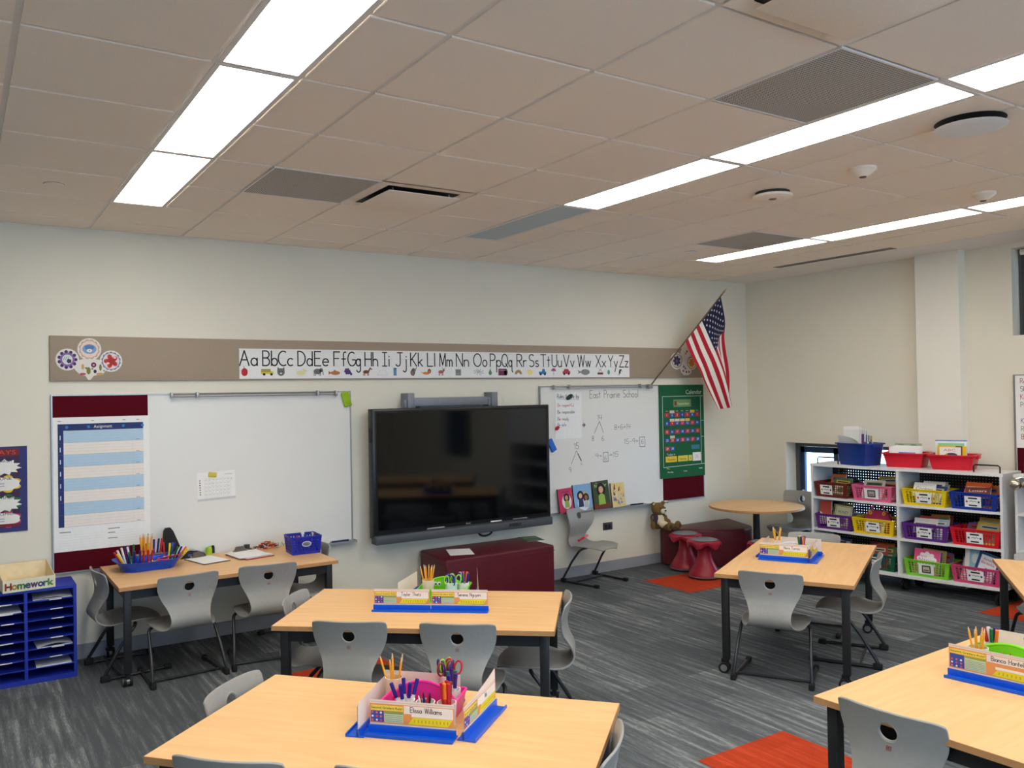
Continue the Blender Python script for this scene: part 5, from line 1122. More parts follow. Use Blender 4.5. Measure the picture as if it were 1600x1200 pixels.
def amelia(g):
    g.q(0, 0, .165, .225, cm(34, 70, 126), .001); g.q(.022, .0, .15, .205, cm(226, 228, 234), .0014); g.text('Amelia', .085, .165, .022, cm(196, 40, 44), .0018, 'c', .09); g.text('Bedelia', .085, .135, .022, cm(196, 40, 44), .0018, 'c', .1)
    g.disc(.085, .095, .014, .012, cm(60, 50, 90), .0018, 10); g.p([(.07, .085), (.1, .085), (.108, .04), (.065, .04)], cm(70, 90, 170), .0018)
flatcover('book', .165, .225, amelia, 'blue and white Amelia Bedelia book standing tilted in the deep pink basket', SM(1.375, .03, LEV[0]+.055, -8, 16))
flatcover('book', .13, .235, lambda g: (g.q(0, 0, .13, .235, cm(150, 196, 206), .001), g.q(0, 0, .035, .235, WHITE, .0014), g.disc(.08, .16, .03, .04, cm(206, 220, 220), .0014)), 'pale blue and white book behind the tilted book in the deep pink basket', SM(1.315, .04, LEV[0]+.04, -8, 1))
flatcover('book', .19, .10, lambda g: (g.q(0, 0, .19, .10, cm(216, 96, 46), .001), g.q(.01, .04, .18, .06, cm(230, 180, 140), .0014)), 'orange book lying on top of the blue basket, top right', SM(1.335, .03, LEV[2]+.135, -35, 0), th=.02, edge=cm(216, 110, 60))
flatcover('book', .19, .09, lambda g: (g.q(0, 0, .19, .09, cm(96, 34, 28), .001), g.text('Letters', .095, .05, .02, cm(224, 200, 180), .0014, 'c', .13)), 'dark red book under the orange book in the blue basket, top right', SM(1.345, .005, LEV[2]+.098, -30, -3), th=.012)
flatcover('book', .18, .12, lambda g: (g.q(0, 0, .18, .12, cm(226, 226, 222), .001), g.text('Cookies', .09, .055, .028, cm(90, 110, 90), .0014, 'c', .14)), 'white book with grey green lettering in the yellow basket on the top shelf', SM(.93, .0, LEV[2]+.08, -25, 1))
flatcover('book', .19, .13, lambda g: (g.q(0, 0, .19, .13, cm(206, 202, 200), .001), g.q(.01, .02, .18, .085, cm(60, 52, 78), .0014), g.text('Green Monster', .095, .04, .026, WHITE, .0018, 'c', .15)), 'grey book with white lettering in the purple basket, third on the middle shelf', SM(.935, -.01, LEV[1]+.06, -20, 0))
o = flatcover('book', .22, .14, lambda g: (g.q(0, 0, .22, .14, cm(44, 56, 84), .001),), 'dark blue book tilted out of the dark brown basket', SM(.11, .12, LEV[2]+.09, -50, 0), edge=cm(44, 56, 84))
# pink handle bag
t = thing('toy_handbag', 'rose pink cardboard handle bag in the yellow basket, middle shelf', 'bag', (0, 0, 0)); t.matrix_world = SM(.59, .06, LEV[1]+.03, -8, 0)
PK = mat('handbag_pink', (176, 40, 84), .5); m = MB(); pts = [(-.12, 0), (.12, 0), (.115, .10), (.08, .165), (0, .18), (-.08, .165), (-.115, .10)]
m.T = Matrix.Rotation(PI/2, 4, 'X'); m.prism(pts, -.04, 0, PK); m.build('bag_body', t)
MB().tube([(.058*math.cos(R(a)), -.002, .16+.075*math.sin(R(a))) for a in range(-10, 191, 12)], .010, mat('handle_mauve', (176, 96, 140), .4), 8).build('handle', t)
m = MB()
for x in (-.06, .06): m.disc(x, .155, .016, .016, cm(226, 160, 50), .0012, 12); m.disc(x, .155, .007, .007, cm(180, 90, 60), .0018, 8)
m.T = Matrix.Translation((0, -.011, 0)); 
m2_ = MB(); m2_.T = Matrix.Translation((0, -.013, 0))
for x in (-.06, .06): m2_.disc(x, .15, .017, .017, cm(226, 160, 50), .0, 12); m2_.disc(x, .15, .007, .007, cm(180, 90, 60), .0008, 8)
m2_.build('flower_rivet', t)
# bins on top
def tub(name, mm, loc, rz, w_, d_, h_, label):
    t = thing(name, label, 'bin', loc, rz, 'plastic tubs on top of the white bookshelf'); tp = .86; m = MB()
    def ring(k, z, e=0): return [(w_/2+(u-.5)*w_*k+e*(1 if u else -1), d_/2+(v-.5)*d_*k+e*(1 if v else -1), z) for u, v in ((0, 0), (1, 0), (1, 1), (0, 1))]
    def rr(k, z, e=0, c=.02):
        P = ring(k, z, e); out = []
        for i in range(4):
            p = Vector(P[i]); a = (Vector(P[i-1])-p).normalized(); b = (Vector(P[(i+1) % 4])-p).normalized()
            out += [tuple(p+a*c), tuple(p+(a+b)*c*.3), tuple(p+b*c)]
        return out
    R_ = [rr(tp, 0), rr(1, h_-.012), rr(1, h_-.012, .012), rr(1, h_, .012), rr(1, h_, -.002), rr(tp, .004, -.004)]
    V = [p for r in R_ for p in r]; F = []; n = 12
    for j in range(5):
        for i in range(n): F.append((j*n+i, j*n+(i+1) % n, (j+1)*n+(i+1) % n, (j+1)*n+i))
    m.add(V, F, mm, True); m.add(R_[0], [list(range(n))[::-1]], mm); m.add(R_[5], [list(range(n))], mm)
    m.build('tub_body', t); 
    MB().box(-.02, .006, d_*.3, d_*.7, h_-.035, h_-.002, mm, .004).build('end_handle', t); MB().box(w_-.006, w_+.02, d_*.3, d_*.7, h_-.035, h_-.002, mm, .004).build('end_handle', t); return t
b1 = tub('storage_tub', M_navy, SL(.225, .055, STOP+.001), SA+R(-12), .32, .25, .20, 'navy blue tub full of papers on top of the white bookshelf, at its left')
b2 = tub('storage_tub', M_red, SL(.655, .06, STOP+.001), SA+R(11), .33, .27, .125, 'red tub with white booklets in the middle of the bookshelf top')
b3 = tub('storage_tub', M_red, SL(1.04, .06, STOP+.001), SA+R(11), .345, .27, .125, 'red tub with an ABC book at the right of the bookshelf top')
def TM(b, x, y, z, rx=0, ry=0, rz=0): return Matrix.Translation(b.location) @ Matrix.Rotation(b.rotation_euler.z+R(rz), 4, 'Z') @ Matrix.Translation((x, y, z)) @ Matrix.Rotation(R(rx), 4, 'X') @ Matrix.Rotation(R(ry), 4, 'Y')
for k in range(5):
    flatcover('paper_packet', .17, .335-.006*k, lambda g: g.q(0, 0, .17, .33-.006*4, cm(226-k*3, 226-k*3, 222-k*3), .0006), 'upright white paper packet in the navy tub', TM(b1, .03+.006*k, .06+.02*k, .012, -4+k, -2+k), 'paper', 'white paper packets in the navy tub', .004)
t = MB(); n = 10; V = []
for j in range(8):
    for i in range(n+1): V.append((.21*i/n, .045-.03*(j/7)+.02*math.sin(i/n*3)*(j/7), .165+.10*j/7-.045*(i/n)**2*(j/7)))
t.add(V, [(j*(n+1)+i, j*(n+1)+i+1, (j+1)*(n+1)+i+1, (j+1)*(n+1)+i) for j in range(7) for i in range(n)], cm(196, 198, 200, .7), True)
o = t.build('curled_sheet'); o.matrix_world = TM(b1, .01, -.0, .0); tag(o, 'greyish curled sheet drooping in front of the packets in the navy tub', 'paper')
for k, c in enumerate([(96, 60, 120), (226, 226, 226), (60, 90, 130), (60, 120, 160), (190, 200, 210)]):
    cc = c; flatcover('booklet', .06, .27-.004*k, lambda g: g.q(0, 0, .1, .2, cm(*cc), .001), 'slim booklet standing at the right side of the navy tub', TM(b1, .165, .085+.02*k, .012, -3, 0), 'book', 'slim booklets in the navy tub', .006, cm(*cc))
flatcover('booklet', .07, .25, lambda g: (g.q(0, 0, .07, .215, cm(150, 110, 50), .001), g.disc(.035, .17, .02, .02, cm(90, 60, 40), .0014)), 'brown booklet standing at the right end of the navy tub', TM(b1, .17, .175, .012, -3, 0), edge=cm(206, 170, 90))
for k in range(4):
    kk = k
    flatcover('white_booklet', .25-.01*k, .165+.004*k, (lambda g: (g.q(0, 0, .25, .165, PAPER, .0008), g.q(.085, .09, .22, .125, cm(110, 130, 206), .0012), g.q(.10, .1, .2, .115, cm(180, 190, 226), .0016), g.q(0, 0, .006, .165, cm(206, 40, 50), .0012))) if k == 0 else (lambda g: g.q(.0, .0, .05, .05, PAPER, .0006)), 'white booklet standing in the left red tub', TM(b2, .03+.012*k, .05+.03*k, .008, -6, 1), 'book', 'white booklets in the left red tub', .006)
flatcover('booklet', .22, .19, lambda g: (g.q(0, .15, .22, .19, cm(150, 170, 130), .001), g.disc(.05, .17, .03, .012, cm(90, 130, 80), .0014), g.disc(.15, .17, .03, .012, cm(90, 120, 80), .0014)), 'green edged booklet behind the white ones in the left red tub', TM(b2, .05, .2, .008, -6, 0), edge=cm(190, 200, 170))
flatcover('picture_book', .24, .235, lambda g: (g.q(0, 0, .24, .235, cm(226, 236, 236), .001), g.q(.02, .18, .22, .21, cm(150, 196, 140), .0014), g.q(.0, .225, .24, .235, cm(110, 140, 206), .0014)), 'tall pale book with blue top edge at the back of the right red tub', TM(b3, .03, .13, .008, -6, 0), edge=cm(190, 200, 226))
flatcover('picture_book', .22, .19, lambda g: (g.q(0, 0, .22, .19, cm(236, 190, 30), .001), g.q(.14, .0, .19, .19, cm(120, 60, 40), .0012)), 'yellow book in the right red tub, behind the ABC book', TM(b3, .05, .09, .008, -6, 1))
flatcover('picture_book', .16, .18, lambda g: (g.q(0, 0, .16, .18, WHITE, .001), g.text('ABC', .075, .145, .022, cm(206, 80, 110), .0014, 'c', .09), g.disc(.09, .115, .045, .018, cm(70, 60, 90), .0014, 12), g.disc(.05, .11, .014, .014, cm(226, 160, 70), .0018, 8)), 'white ABC book at the front of the right red tub', TM(b3, .08, .045, .008, -5, 0))

# second shelf at the right edge
S2 = Vector((6.19, -3.02, 0)); t = thing('bookshelf', 'second white bookshelf cut off by the right edge of the photo', 'bookshelf', S2, R(-90)); m = MB()
m.box(0, .02, 0, .38, .13, STOP-.02, M_shelfw).build('side_panel', t); MB().box(-.006, 1.5, -.006, .385, STOP-.022, STOP, M_shelfw).build('top_panel', t); MB().box(0, 1.5, 0, .38, .13, LEV[0], M_shelfw).build('bottom_panel', t)
for z in LEV[1:]: MB().box(.02, 1.48, 0, .36, z-.02, z, M_shelfw).build('shelf', t)
MB().box(1.48, 1.5, 0, .38, .155, STOP-.022, M_shelfw).build('side_panel', t); MB().box(.02, 1.48, .362, .364, LEV[0], STOP-.022, M_perfback).build('perforated_back', t)
for x in (.06, 1.44):
    for y in (.06, .32): c = MB(); c.box(x-.014, x+.014, y-.008, y+.03, .06, .129, M_rubber); c.cyl((x-.022, y+.012, .045), (x+.022, y+.012, .045), .045, M_rubber, 20); c.build('caster', t)
MB().tube([(.05, .06, STOP), (.05, .06, STOP+.085), (.05, .075, STOP+.1), (.05, .30, STOP+.1), (.05, .315, STOP+.085), (.05, .315, STOP)], .007, BLACK, 8).build('push_handle', t)
def S2P(x, y, z): return (S2.x+y, S2.y-x, z)
basket((140, 40, 120), 'magenta', S2P(.16, .04, LEV[2]+.001), R(-90), 'magenta basket on the second bookshelf at the right edge', .36, .26, .135, 1, 'baskets on the second bookshelf')
t = thing('metal_bells', 'silver bell-like metal cups hung at the left post of the second bookshelf', 'bells', S2P(.03, -.05, .985)); m = MB()
SIL = mat('bell_silver', (206, 200, 180), .2, metal=.9); m.ball((0, 0, 0), .045, SIL, 20); m.build('bell', t); m = MB(); m.ball((.0, -.085, .0), .038, SIL, 20); m.build('bell', t); MB().tube([(0, 0, .04), (.03, -.04, .055), (.0, -.08, .035)], .004, SIL, 6).build('bell_loop', t)
# right wall board with chart paper
t = thing('whiteboard', 'whiteboard on the window wall at the right edge, its maroon strip showing', 'whiteboard', (WX, -2.82, .62), R(-90)); 
MB().box(0, 2.4, -.016, -.001, 0, 1.22, M_wb).build('writing_surface', t); MB().box(.01, .62, -.019, -.016, .01, 1.21, M_maroon).build('tack_panel', t)
m = MB(); m.box(-.009, .003, -.024, -.001, -.003, 1.223, M_alu).box(.003, 2.4, -.024, -.001, 1.213, 1.223, M_alu).box(.003, 2.4, -.024, -.001, -.003, .007, M_alu); m.build('frame', t)
t = thing('chart_paper', 'white chart paper with coloured handwriting at the right edge, over the maroon strip', 'paper', (WX-.0215, -2.828, 1.235), R(-90)); g = MB().box(0, .58, -.001, .0, 0, .6, PAPER)
for k, (s, c) in enumerate([('Readers', (190, 60, 70)), ('Share', (50, 60, 90)), ('Keep', (190, 60, 80)), ('Pick', (80, 110, 100)), ('we', (40, 40, 44)), ('Keep', (70, 70, 160)), ('Read', (80, 120, 80)), ('Be', (190, 70, 70))]): g.hand(s, .04+(.04 if s == 'we' else 0), .535-k*.066, .04, cm(*c), .1, .0015)
g.build('written_sheet', t)
# ================================================================ table supplies
def TP(tb, x, y, z=TH): c, s = math.cos(tb.rotation_euler.z), math.sin(tb.rotation_euler.z); return (tb.location.x+c*x-s*y, tb.location.y+s*x+c*y, z+.0005)
# --- name card stands
CARD_A = [(226, 214, 206)]
def name_card(name_txt, loc, rz, label, group, style=0, L=.305, H_=.105, warp=0):
    t = thing('name_card_stand', label, 'name card', loc, rz, group)
    m = MB(); m.box(-L/2, L/2, -.045, .02, 0, .004, M_blueplastic).box(-L/2, L/2, -.045, -.041, .004, .011, M_blueplastic).box(-L/2, L/2, -.008, -.004, .004, .029, M_blueplastic).box(-L/2, L/2, .0, .004, .004, .026, M_blueplastic)
    m.build('blue_holder', t)
    c = MB(); n = 12; fr = lambda u: warp*(u/L+.5)**2
    P_ = cm(232, 218, 206, .7); x0, x1 = -L/2+.004, L/2-.004; z0, z1 = .006, H_+.006
    V = [(x0+(x1-x0)*i/n, -.0028, z1+fr(x0+(x1-x0)*i/n) if k else z0) for k in (0, 1) for i in range(n+1)]; V2 = [(x, y+.0016, z) for x, y, z in V]
    c.add(V, [(i, i+1, n+2+i, n+1+i) for i in range(n)], P_); c.add(V2, [(i+1, i, n+1+i, n+2+i) for i in range(n)], P_); c.build('card', t)
    g = MB(); g.T = Matrix.Translation((0, -.0028, 0)); Lc = x1-x0; a = x0
    if style == 0:
        g.q(a, z0+.028, x1, z1-.012, cm(226, 150, 84), .0006)
        g.q(a+.004, z1-.034, a+Lc*.40, z1-.017, cm(236, 214, 84), .001); g.text('Second Graders Rule!', a+Lc*.205, z1-.029, .0085, cm(60, 44, 30), .0016, 'c', Lc*.37)
        g.q(a+.004, z0+.032, a+Lc*.17, z1-.036, cm(52, 76, 160), .001)
        random.seed(len(name_txt))
        for k in range(3):
            for j in range(3):
                cx, cz = a+Lc*(.035+.05*k), z0+.038+j*.0125
                g.star(cx, cz, .0045, .003, 5+j, cm(*[(226, 110, 70), (232, 232, 240), (214, 80, 90)][(k+j) % 3]), .0014)
        g.q(a+Lc*.175, z1-.044, a+Lc*.40, z1-.036, cm(150, 170, 60), .001); g.q(a+Lc*.175, z0+.032, a+Lc*.40, z1-.044, cm(190, 206, 170), .001)
        for k in range(6): g.q(a+Lc*.18, z0+.036+k*.0062, a+Lc*.395, z0+.0375+k*.0062, cm(110, 140, 130), .0013)
        g.q(a+Lc*.41, z1-.040, x1-.004, z1-.014, cm(236, 226, 220), .001)
        if name_txt: g.hand(name_txt, a+Lc*.67, z1-.034, .017, cm(34, 32, 38), .12, .0015, 'c', sx=.95)
        g.p([(a+Lc*.46, z0+.031), (x1-.022, z0+.031), (x1-.006, z0+.055), (a+Lc*.52, z0+.055)], cm(232, 214, 30), .0012); g.q(a+Lc*.5, z0+.056, x1-.004, z0+.066, cm(238, 230, 220), .0012)
        for k in range(10): g.q(a+Lc*(.53+.043*k), z0+.038, a+Lc*(.53+.043*k)+.004, z0+.048, cm(190, 170, 40), .0015)
        g.q(a+.002, z1-.007, x1-.002, z1-.0045, cm(206, 190, 184), .0008)
    elif style == 1:
        g.q(a, z0+.026, x1, z1-.01, cm(20, 110, 84), .0006); g.disc(a+Lc*.7, z0+.06, .022, .022, WHITE, .001); g.disc(a+Lc*.3, z0+.055, .02, .02, WHITE, .001); g.q(a, z1-.026, x1, z1-.012, cm(226, 170, 70), .001)
    else:
        g.q(a+.004, z0+.03, x1-.004, z1-.02, cm(214, 226, 214), .0008)
        for k in range(4): g.q(a+.01, z0+.036+k*.012, x1-.01, z0+.038+k*.012, cm(150, 170, 190), .0012)
        g.q(a+Lc*.7, z0+.04, x1-.01, z1-.03, cm(190, 140, 170), .0014)
    g.build('printed_face', t); return t
# --- cups and writing tools
CUPW = mat('cup_white', (236, 232, 224), .5); CUPC = mat('cup_cream', (226, 206, 178), .55)
def cup(loc, label, group, r=.034, h=.085, m_=None, name='pencil_cup'):
    b = MB(); b.lathe([(.0001, .0), (r*.88, .0), (r, h), (r-.003, h), (r*.86, .004), (.0001, .004)], m_ or CUPW, 24); o = b.build(name, None, loc); tag(o, label, 'cup', group); return o
PENC = None
def proto(kind, c=None, c2=None):
    m = MB()
    if kind == 'pencil':
        Y_ = mat('pencil_yellow', (240, 168, 40), .45); m.tube([(0, 0, 0), (0, 0, .155)], .0038, Y_, 6); m.tube([(0, 0, .155), (0, 0, .172)], .0038, cm(226, 190, 150), 6, False, .0012); m.tube([(0, 0, .172), (0, 0, .177)], .0012, INK, 6, True, .0003)
        m.tube([(0, 0, -.008), (0, 0, 0)], .0037, cm(220, 120, 130), 6)
    elif kind == 'marker': m.tube([(0, 0, 0), (0, 0, .085)], .0062, cm(*(c2 or (230, 230, 230))), 10); m.tube([(0, 0, .083), (0, 0, .132), (0, 0, .136)], .0068, cm(*c), 10)
    elif kind == 'crayon': m.tube([(0, 0, 0), (0, 0, .08)], .004, cm(*c), 8); m.tube([(0, 0, .08), (0, 0, .092)], .0035, cm(*c), 8, True, .0015)
    elif kind == 'scissors':
        b = mat('scissor_steel', (180, 182, 186), .25, metal=1); m.box(-.006, .003, -.0012, .0008, 0, .075, b); m.box(-.003, .006, .0008, .0028, 0, .075, b); H2 = cm(*c)
        for s in (-1, 1): m.tube([(s*.019+.014*math.cos(2*PI*k/14)*1.0, 0, .105+.024*math.sin(2*PI*k/14)) for k in range(14)], .0038, H2, 6, closed=True); m.tube([(0, 0, .07), (s*.010, 0, .088)], .005, H2, 6)
    return m.build(kind)
PR = {}
def tool(kind, loc, tilt, az, label, group, c=None, c2=None, spin=0):
    k = (kind, c, c2)
    if k not in PR: PR[k] = proto(kind, c, c2); o = PR[k]
    else: o = PR[k].copy(); col.objects.link(o)
    o.matrix_world = Matrix.Translation(loc) @ Matrix.Rotation(R(az), 4, 'Z') @ Matrix.Rotation(R(tilt), 4, 'Y') @ Matrix.Rotation(R(spin), 4, 'Z'); tag(o, label, kind if kind != 'scissors' else 'scissors', group); return o
def bunch(kind, cl, r, n, label, group, cols=None, c2=None, tilt=(3, 14), seed=1, lift=0.0, spin=None):
    random.seed(seed)
    for i in range(n):
        a = 360*i/n+random.uniform(-15, 15); rr = r*random.uniform(.2, .55)*.8
        c = cols[i % len(cols)] if cols else None
        lb, gp = (label, group) if not cols else (label.replace('*', CN.get(c, '')), group)
        tool(kind, (cl[0]+rr*.6*math.cos(R(a)), cl[1]+rr*.6*math.sin(R(a)), cl[2]+.006+lift+(.008 if kind == 'pencil' else 0)), random.uniform(*tilt), a, lb, gp, c, c2, spin if spin is not None else random.uniform(0, 180))
NAVY = (36, 26, 130); RED_ = (200, 30, 44); PUR = (70, 30, 110); GRN = (20, 110, 60); TEAL = (20, 100, 100); ORG = (240, 120, 30); BRN = (140, 50, 30); YEL = (240, 206, 30); WHT = (236, 236, 236); PNK = (230, 60, 140); LIM = (150, 210, 60); BLU = (40, 80, 180); BLK = (30, 30, 34)
CN = {NAVY: 'dark blue', RED_: 'red', PUR: 'purple', GRN: 'green', TEAL: 'teal', ORG: 'orange', BRN: 'brown', YEL: 'yellow', WHT: 'white', PNK: 'pink', LIM: 'lime', BLU: 'blue', BLK: 'black'}
# --- plastic caddy with arched handle
def caddy(rgb, loc, rz, label, w_=.25, d_=.22, h_=.07, hh=.115, googly=False):
    M_ = mat('caddy_%d_%d_%d' % rgb, rgb, .35, var=.03); t = thing('supply_caddy', label, 'caddy', loc, rz); m = MB()
    def P(u, v, h): k = .88+.12*h/h_; return (u*w_/2*k, v*d_/2*k, h)
    th = .003
    for (a, b) in (((-1, -1), (1, -1)), ((1, -1), (1, 1)), ((1, 1), (-1, 1)), ((-1, 1), (-1, -1))):
        A, B = Vector(P(*a, 0)), Vector(P(*b, 0)); C, D = Vector(P(*b, h_)), Vector(P(*a, h_)); n = (B-A).cross(D-A).normalized()*-th
        m.add([A, B, C, D, A+n, B+n, C+n, D+n], [(0, 1, 2, 3), (7, 6, 5, 4), (3, 2, 6, 7), (0, 4, 5, 1), (1, 5, 6, 2), (0, 3, 7, 4)], M_)
    m.box(-w_*.44, w_*.44, -d_*.44, d_*.44, 0, .004, M_); m.box(-.0015, .0015, -d_*.44, -.006, .004, h_*.75, M_); m.box(-.0015, .0015, .006, d_*.44, .004, h_*.75, M_)
    m.build('tray_body', t); r = MB(); r.tube([P(u, v, h_) for u, v in ((-.94, -1), (.94, -1), (1, -.94), (1, .94), (.94, 1), (-.94, 1), (-1, .94), (-1, -.94))], .005, M_, 8, closed=True); r.build('rim', t)
    # centre wall rising to an arched handle
    g = MB(); n = 16; top = [( -w_*.44+w_*.88*i/n, h_*.85+(hh-h_*.85)*math.sin(PI*i/n)**.7) for i in range(n+1)]
    V = []; 
    g.T = Matrix.Rotation(PI/2, 4, 'X'); g.prism([(-w_*.44, .004)]+[(w_*.44, .004)]+top[::-1], -.003, .003, M_); g.T = Matrix.Identity(4)
    g.tube([(x, 0, z) for x, z in top], .006, M_, 8); g.build('handle_wall', t)
    if googly:
        e = MB(); e.T = Matrix.Translation((0, -.004, 0)); e.disc(-.05, .085, .011, .012, WHITE, .001); e.disc(-.03, .085, .011, .012, WHITE, .001); e.disc(-.048, .083, .005, .006, INK, .002, 10); e.disc(-.028, .083, .005, .006, INK, .002, 10); e.build('googly_eyes', t)
    return t
# FRONT TABLE
GF = 'name card stands on the foreground table'; f = math.degrees(t_front.rotation_euler.z)
def W(x, y, z=0): return (x, y, TH+.0005+z)
name_card('Elissa Williams', W(.492, -3.845), R(-46.5), 'name card stand facing us on the foreground table, lettered Elissa Williams', GF)
name_card('Ms', W(.732, -3.885), R(38), 'name card stand on the right side of the pink caddy, its card edge curling up', GF, 0, .32, .10, .035).scale = (1, 1, 1)
name_card('', W(.44, -3.65), R(226), 'name card stand on the left side of the pink caddy, seen from behind', GF, 1, .30)
name_card('', W(.66, -3.60), R(133), 'name card stand behind the pink caddy on the foreground table', GF, 0, .30)
caddy((232, 50, 150), W(.60, -3.725), R(-46), 'hot pink plastic caddy with arched handle on the foreground table', .26, .20, .075, .125)
CG_ = 'white cups in the pink caddy'
c1 = cup(W(.545, -3.60, .012), 'cream cup of pencils at the back left of the pink caddy', CG_, .032, .105, CUPC); bunch('pencil', c1.location, .03, 5, 'sharpened yellow pencil in the cream cup by the pink caddy', 'pencils on the foreground table', tilt=(6, 16), seed=3)
c2 = cup(W(.525, -3.735, .005), 'white cup of dark blue markers at the left of the pink caddy', CG_, .032, .075); bunch('marker', c2.location, .03, 5, 'dark blue marker in the left white cup of the pink caddy', 'dark blue markers on the foreground table', [NAVY], tilt=(8, 20), seed=5)
c3 = cup(W(.575, -3.785, .005), 'white cup of crayons at the front of the pink caddy', CG_, .034, .072); bunch('crayon', c3.location, .03, 8, '* crayon in the front white cup of the pink caddy', 'crayons on the foreground table', [NAVY, RED_, BLK, BRN, WHT], tilt=(4, 14), seed=6)
c4 = cup(W(.628, -3.84, .005), 'white cup of red and orange markers at the right of the pink caddy', CG_, .034, .075); bunch('marker', c4.location, .03, 5, '* marker in the right white cup of the pink caddy', 'warm coloured markers on the foreground table', [BRN, RED_, RED_, ORG, RED_], (200, 40, 44), tilt=(2, 8), seed=8)
c5 = cup(W(.70, -3.75, .005), 'white cup of green and purple markers behind the red ones in the pink caddy', CG_, .032, .08); bunch('marker', c5.location, .03, 5, '* marker in the rear right white cup of the pink caddy', 'cool coloured markers on the foreground table', [GRN, PUR, TEAL, NAVY, PUR], None, tilt=(3, 15), seed=9)
c6 = cup(W(.735, -3.655, .02), 'white cup of scissors at the back right of the pink caddy', CG_, .032, .085); bunch('scissors', c6.location, .03, 5, '* handled scissors in the back cup of the pink caddy', 'scissors on the foreground table', [RED_, LIM, PUR, BRN, PUR], tilt=(4, 12), seed=11, spin=-50)
# MIDDLE TABLE
GM_ = 'name card stands on the middle table'
name_card('Taylor Thatz', W(1.197, -2.348), R(-39.5), 'left of the two name card stands facing us on the middle table', GM_)
name_card('Serena Nguyen', W(1.437, -2.543), R(-39.5), 'right of the two name card stands facing us on the middle table', GM_)
name_card('', W(1.36, -2.10), R(62+160), 'name card stand leaning at the back left of the green caddy', GM_, 2)
name_card('', W(1.66, -2.36), R(60), 'name card stand at the back right of the green caddy, its tip standing up', GM_, 2, .29, .09, .05)
caddy((120, 214, 40), W(1.50, -2.27), R(-40), 'bright green plastic caddy with googly eyes on the middle table', .27, .2, .07, .12, True)
CG2 = 'cups in the green caddy on the middle table'
c1 = cup(W(1.405, -2.255, .012), 'cream cup of pencils at the left of the green caddy on the middle table', CG2, .033, .105, CUPC); bunch('pencil', c1.location, .03, 7, 'sharpened yellow pencil in the cream cup of the green caddy', 'pencils on the middle table', tilt=(2, 15), seed=13)
c2 = cup(W(1.50, -2.345, .012), 'frosted cup of scissors in the middle of the green caddy', CG2, .034, .095, mat('cup_frosted', (206, 226, 214), .4)); bunch('scissors', c2.location, .03, 5, '* handled scissors in the frosted cup of the green caddy', 'scissors on the middle table', [LIM, BLU, PUR, LIM, BLU], tilt=(3, 10), seed=17, spin=-40)
c3 = cup(W(1.585, -2.33, .005), 'cup of markers at the right of the green caddy on the middle table', CG2, .032, .085); bunch('marker', c3.location, .03, 6, '* marker in the right cup of the green caddy', 'markers on the middle table', [ORG, PNK, WHT, NAVY, TEAL, NAVY], None, tilt=(4, 14), seed=19)
# RIGHT TABLE
GR_ = 'name card stands on the right table'
name_card('Nora Torres', W(3.825, -2.705), R(-62), 'name card stand facing us on the right table', GR_, 0, .315)
name_card('Eva', W(4.005, -2.80), R(28), 'name card stand on the right side of the supplies on the right table', GR_, 0, .30)
name_card('', W(3.90, -2.50), R(208), 'name card stand on the left side of the supplies on the right table', GR_, 1, .24)
name_card('', W(4.09, -2.62), R(118), 'name card stand behind the supplies on the right table', GR_, 2, .30)
caddy((226, 226, 228), W(3.955, -2.665), R(-62), 'white plastic caddy behind the name cards on the right table', .24, .19, .07, .1)
CG3 = 'cups in the white caddy on the right table'
c1 = cup(W(3.92, -2.575, .01), 'cream cup of pencils in the white caddy on the right table', CG3, .03, .10, CUPC); bunch('pencil', c1.location, .03, 5, 'sharpened yellow pencil in the cream cup of the white caddy', 'pencils on the right table', tilt=(4, 16), seed=23)
c2 = cup(W(3.955, -2.745, .01), 'cream cup of markers in the white caddy on the right table', CG3, .032, .085, mat('cup_peach', (226, 170, 140), .5)); bunch('marker', c2.location, .03, 7, '* marker in the cup of the white caddy', 'markers on the right table', [PUR, WHT, YEL, GRN, PUR, ORG, NAVY], None, tilt=(3, 12), seed=29)
# BOTTOM RIGHT TABLE
GB_ = 'name card stands on the bottom right table'
name_card('Bianca Hantelman', W(2.515, -4.705), R(-82.5), 'name card stand on the bottom right table, lettered Bianca Hantelman', GB_, 0, .34, .12)
name_card('', W(2.90, -4.63), R(98), 'name card stand behind the bright green caddy on the bottom right table', GB_, 2, .3)
caddy((130, 216, 30), W(2.655, -4.69), R(-80), 'bright green caddy with arched handle at the right edge of the photo', .30, .22, .08, .125)
CG4 = 'cups in the bright green caddy at the right edge'
c1 = cup(W(2.585, -4.605, .01), 'cream cup of orange pencils in the caddy at the right edge', CG4, .036, .10, mat('cup_pale', (216, 214, 186), .5)); bunch('pencil', c1.location, .03, 6, 'orange pencil in the pale cup at the right edge', 'pencils on the bottom right table', tilt=(3, 12), seed=31, lift=-.01)
c2 = cup(W(2.605, -4.70, .005), 'white cup of pink crayons in the caddy at the right edge', CG4, .037, .085); bunch('crayon', c2.location, .03, 9, '* crayon in the white cup at the right edge', 'crayons on the bottom right table', [RED_, PNK, (150, 40, 90), RED_], tilt=(8, 30), seed=37)
c3 = cup(W(2.705, -4.60, .005), 'white cup of big markers behind the pencils at the right edge', CG4, .034, .09); bunch('marker', c3.location, .03, 6, '* marker in the back cup at the right edge', 'markers on the bottom right table', [PUR, WHT, RED_, GRN, ORG, NAVY], None, tilt=(3, 12), seed=41, lift=.015)
c4 = cup(W(2.73, -4.74, .005), 'white cup of dark markers on the far side of the caddy at the right edge', CG4, .034, .08); bunch('marker', c4.location, .03, 4, '* marker in the far cup at the right edge', 'dark markers on the bottom right table', [NAVY, BLK], None, tilt=(3, 16), seed=43)
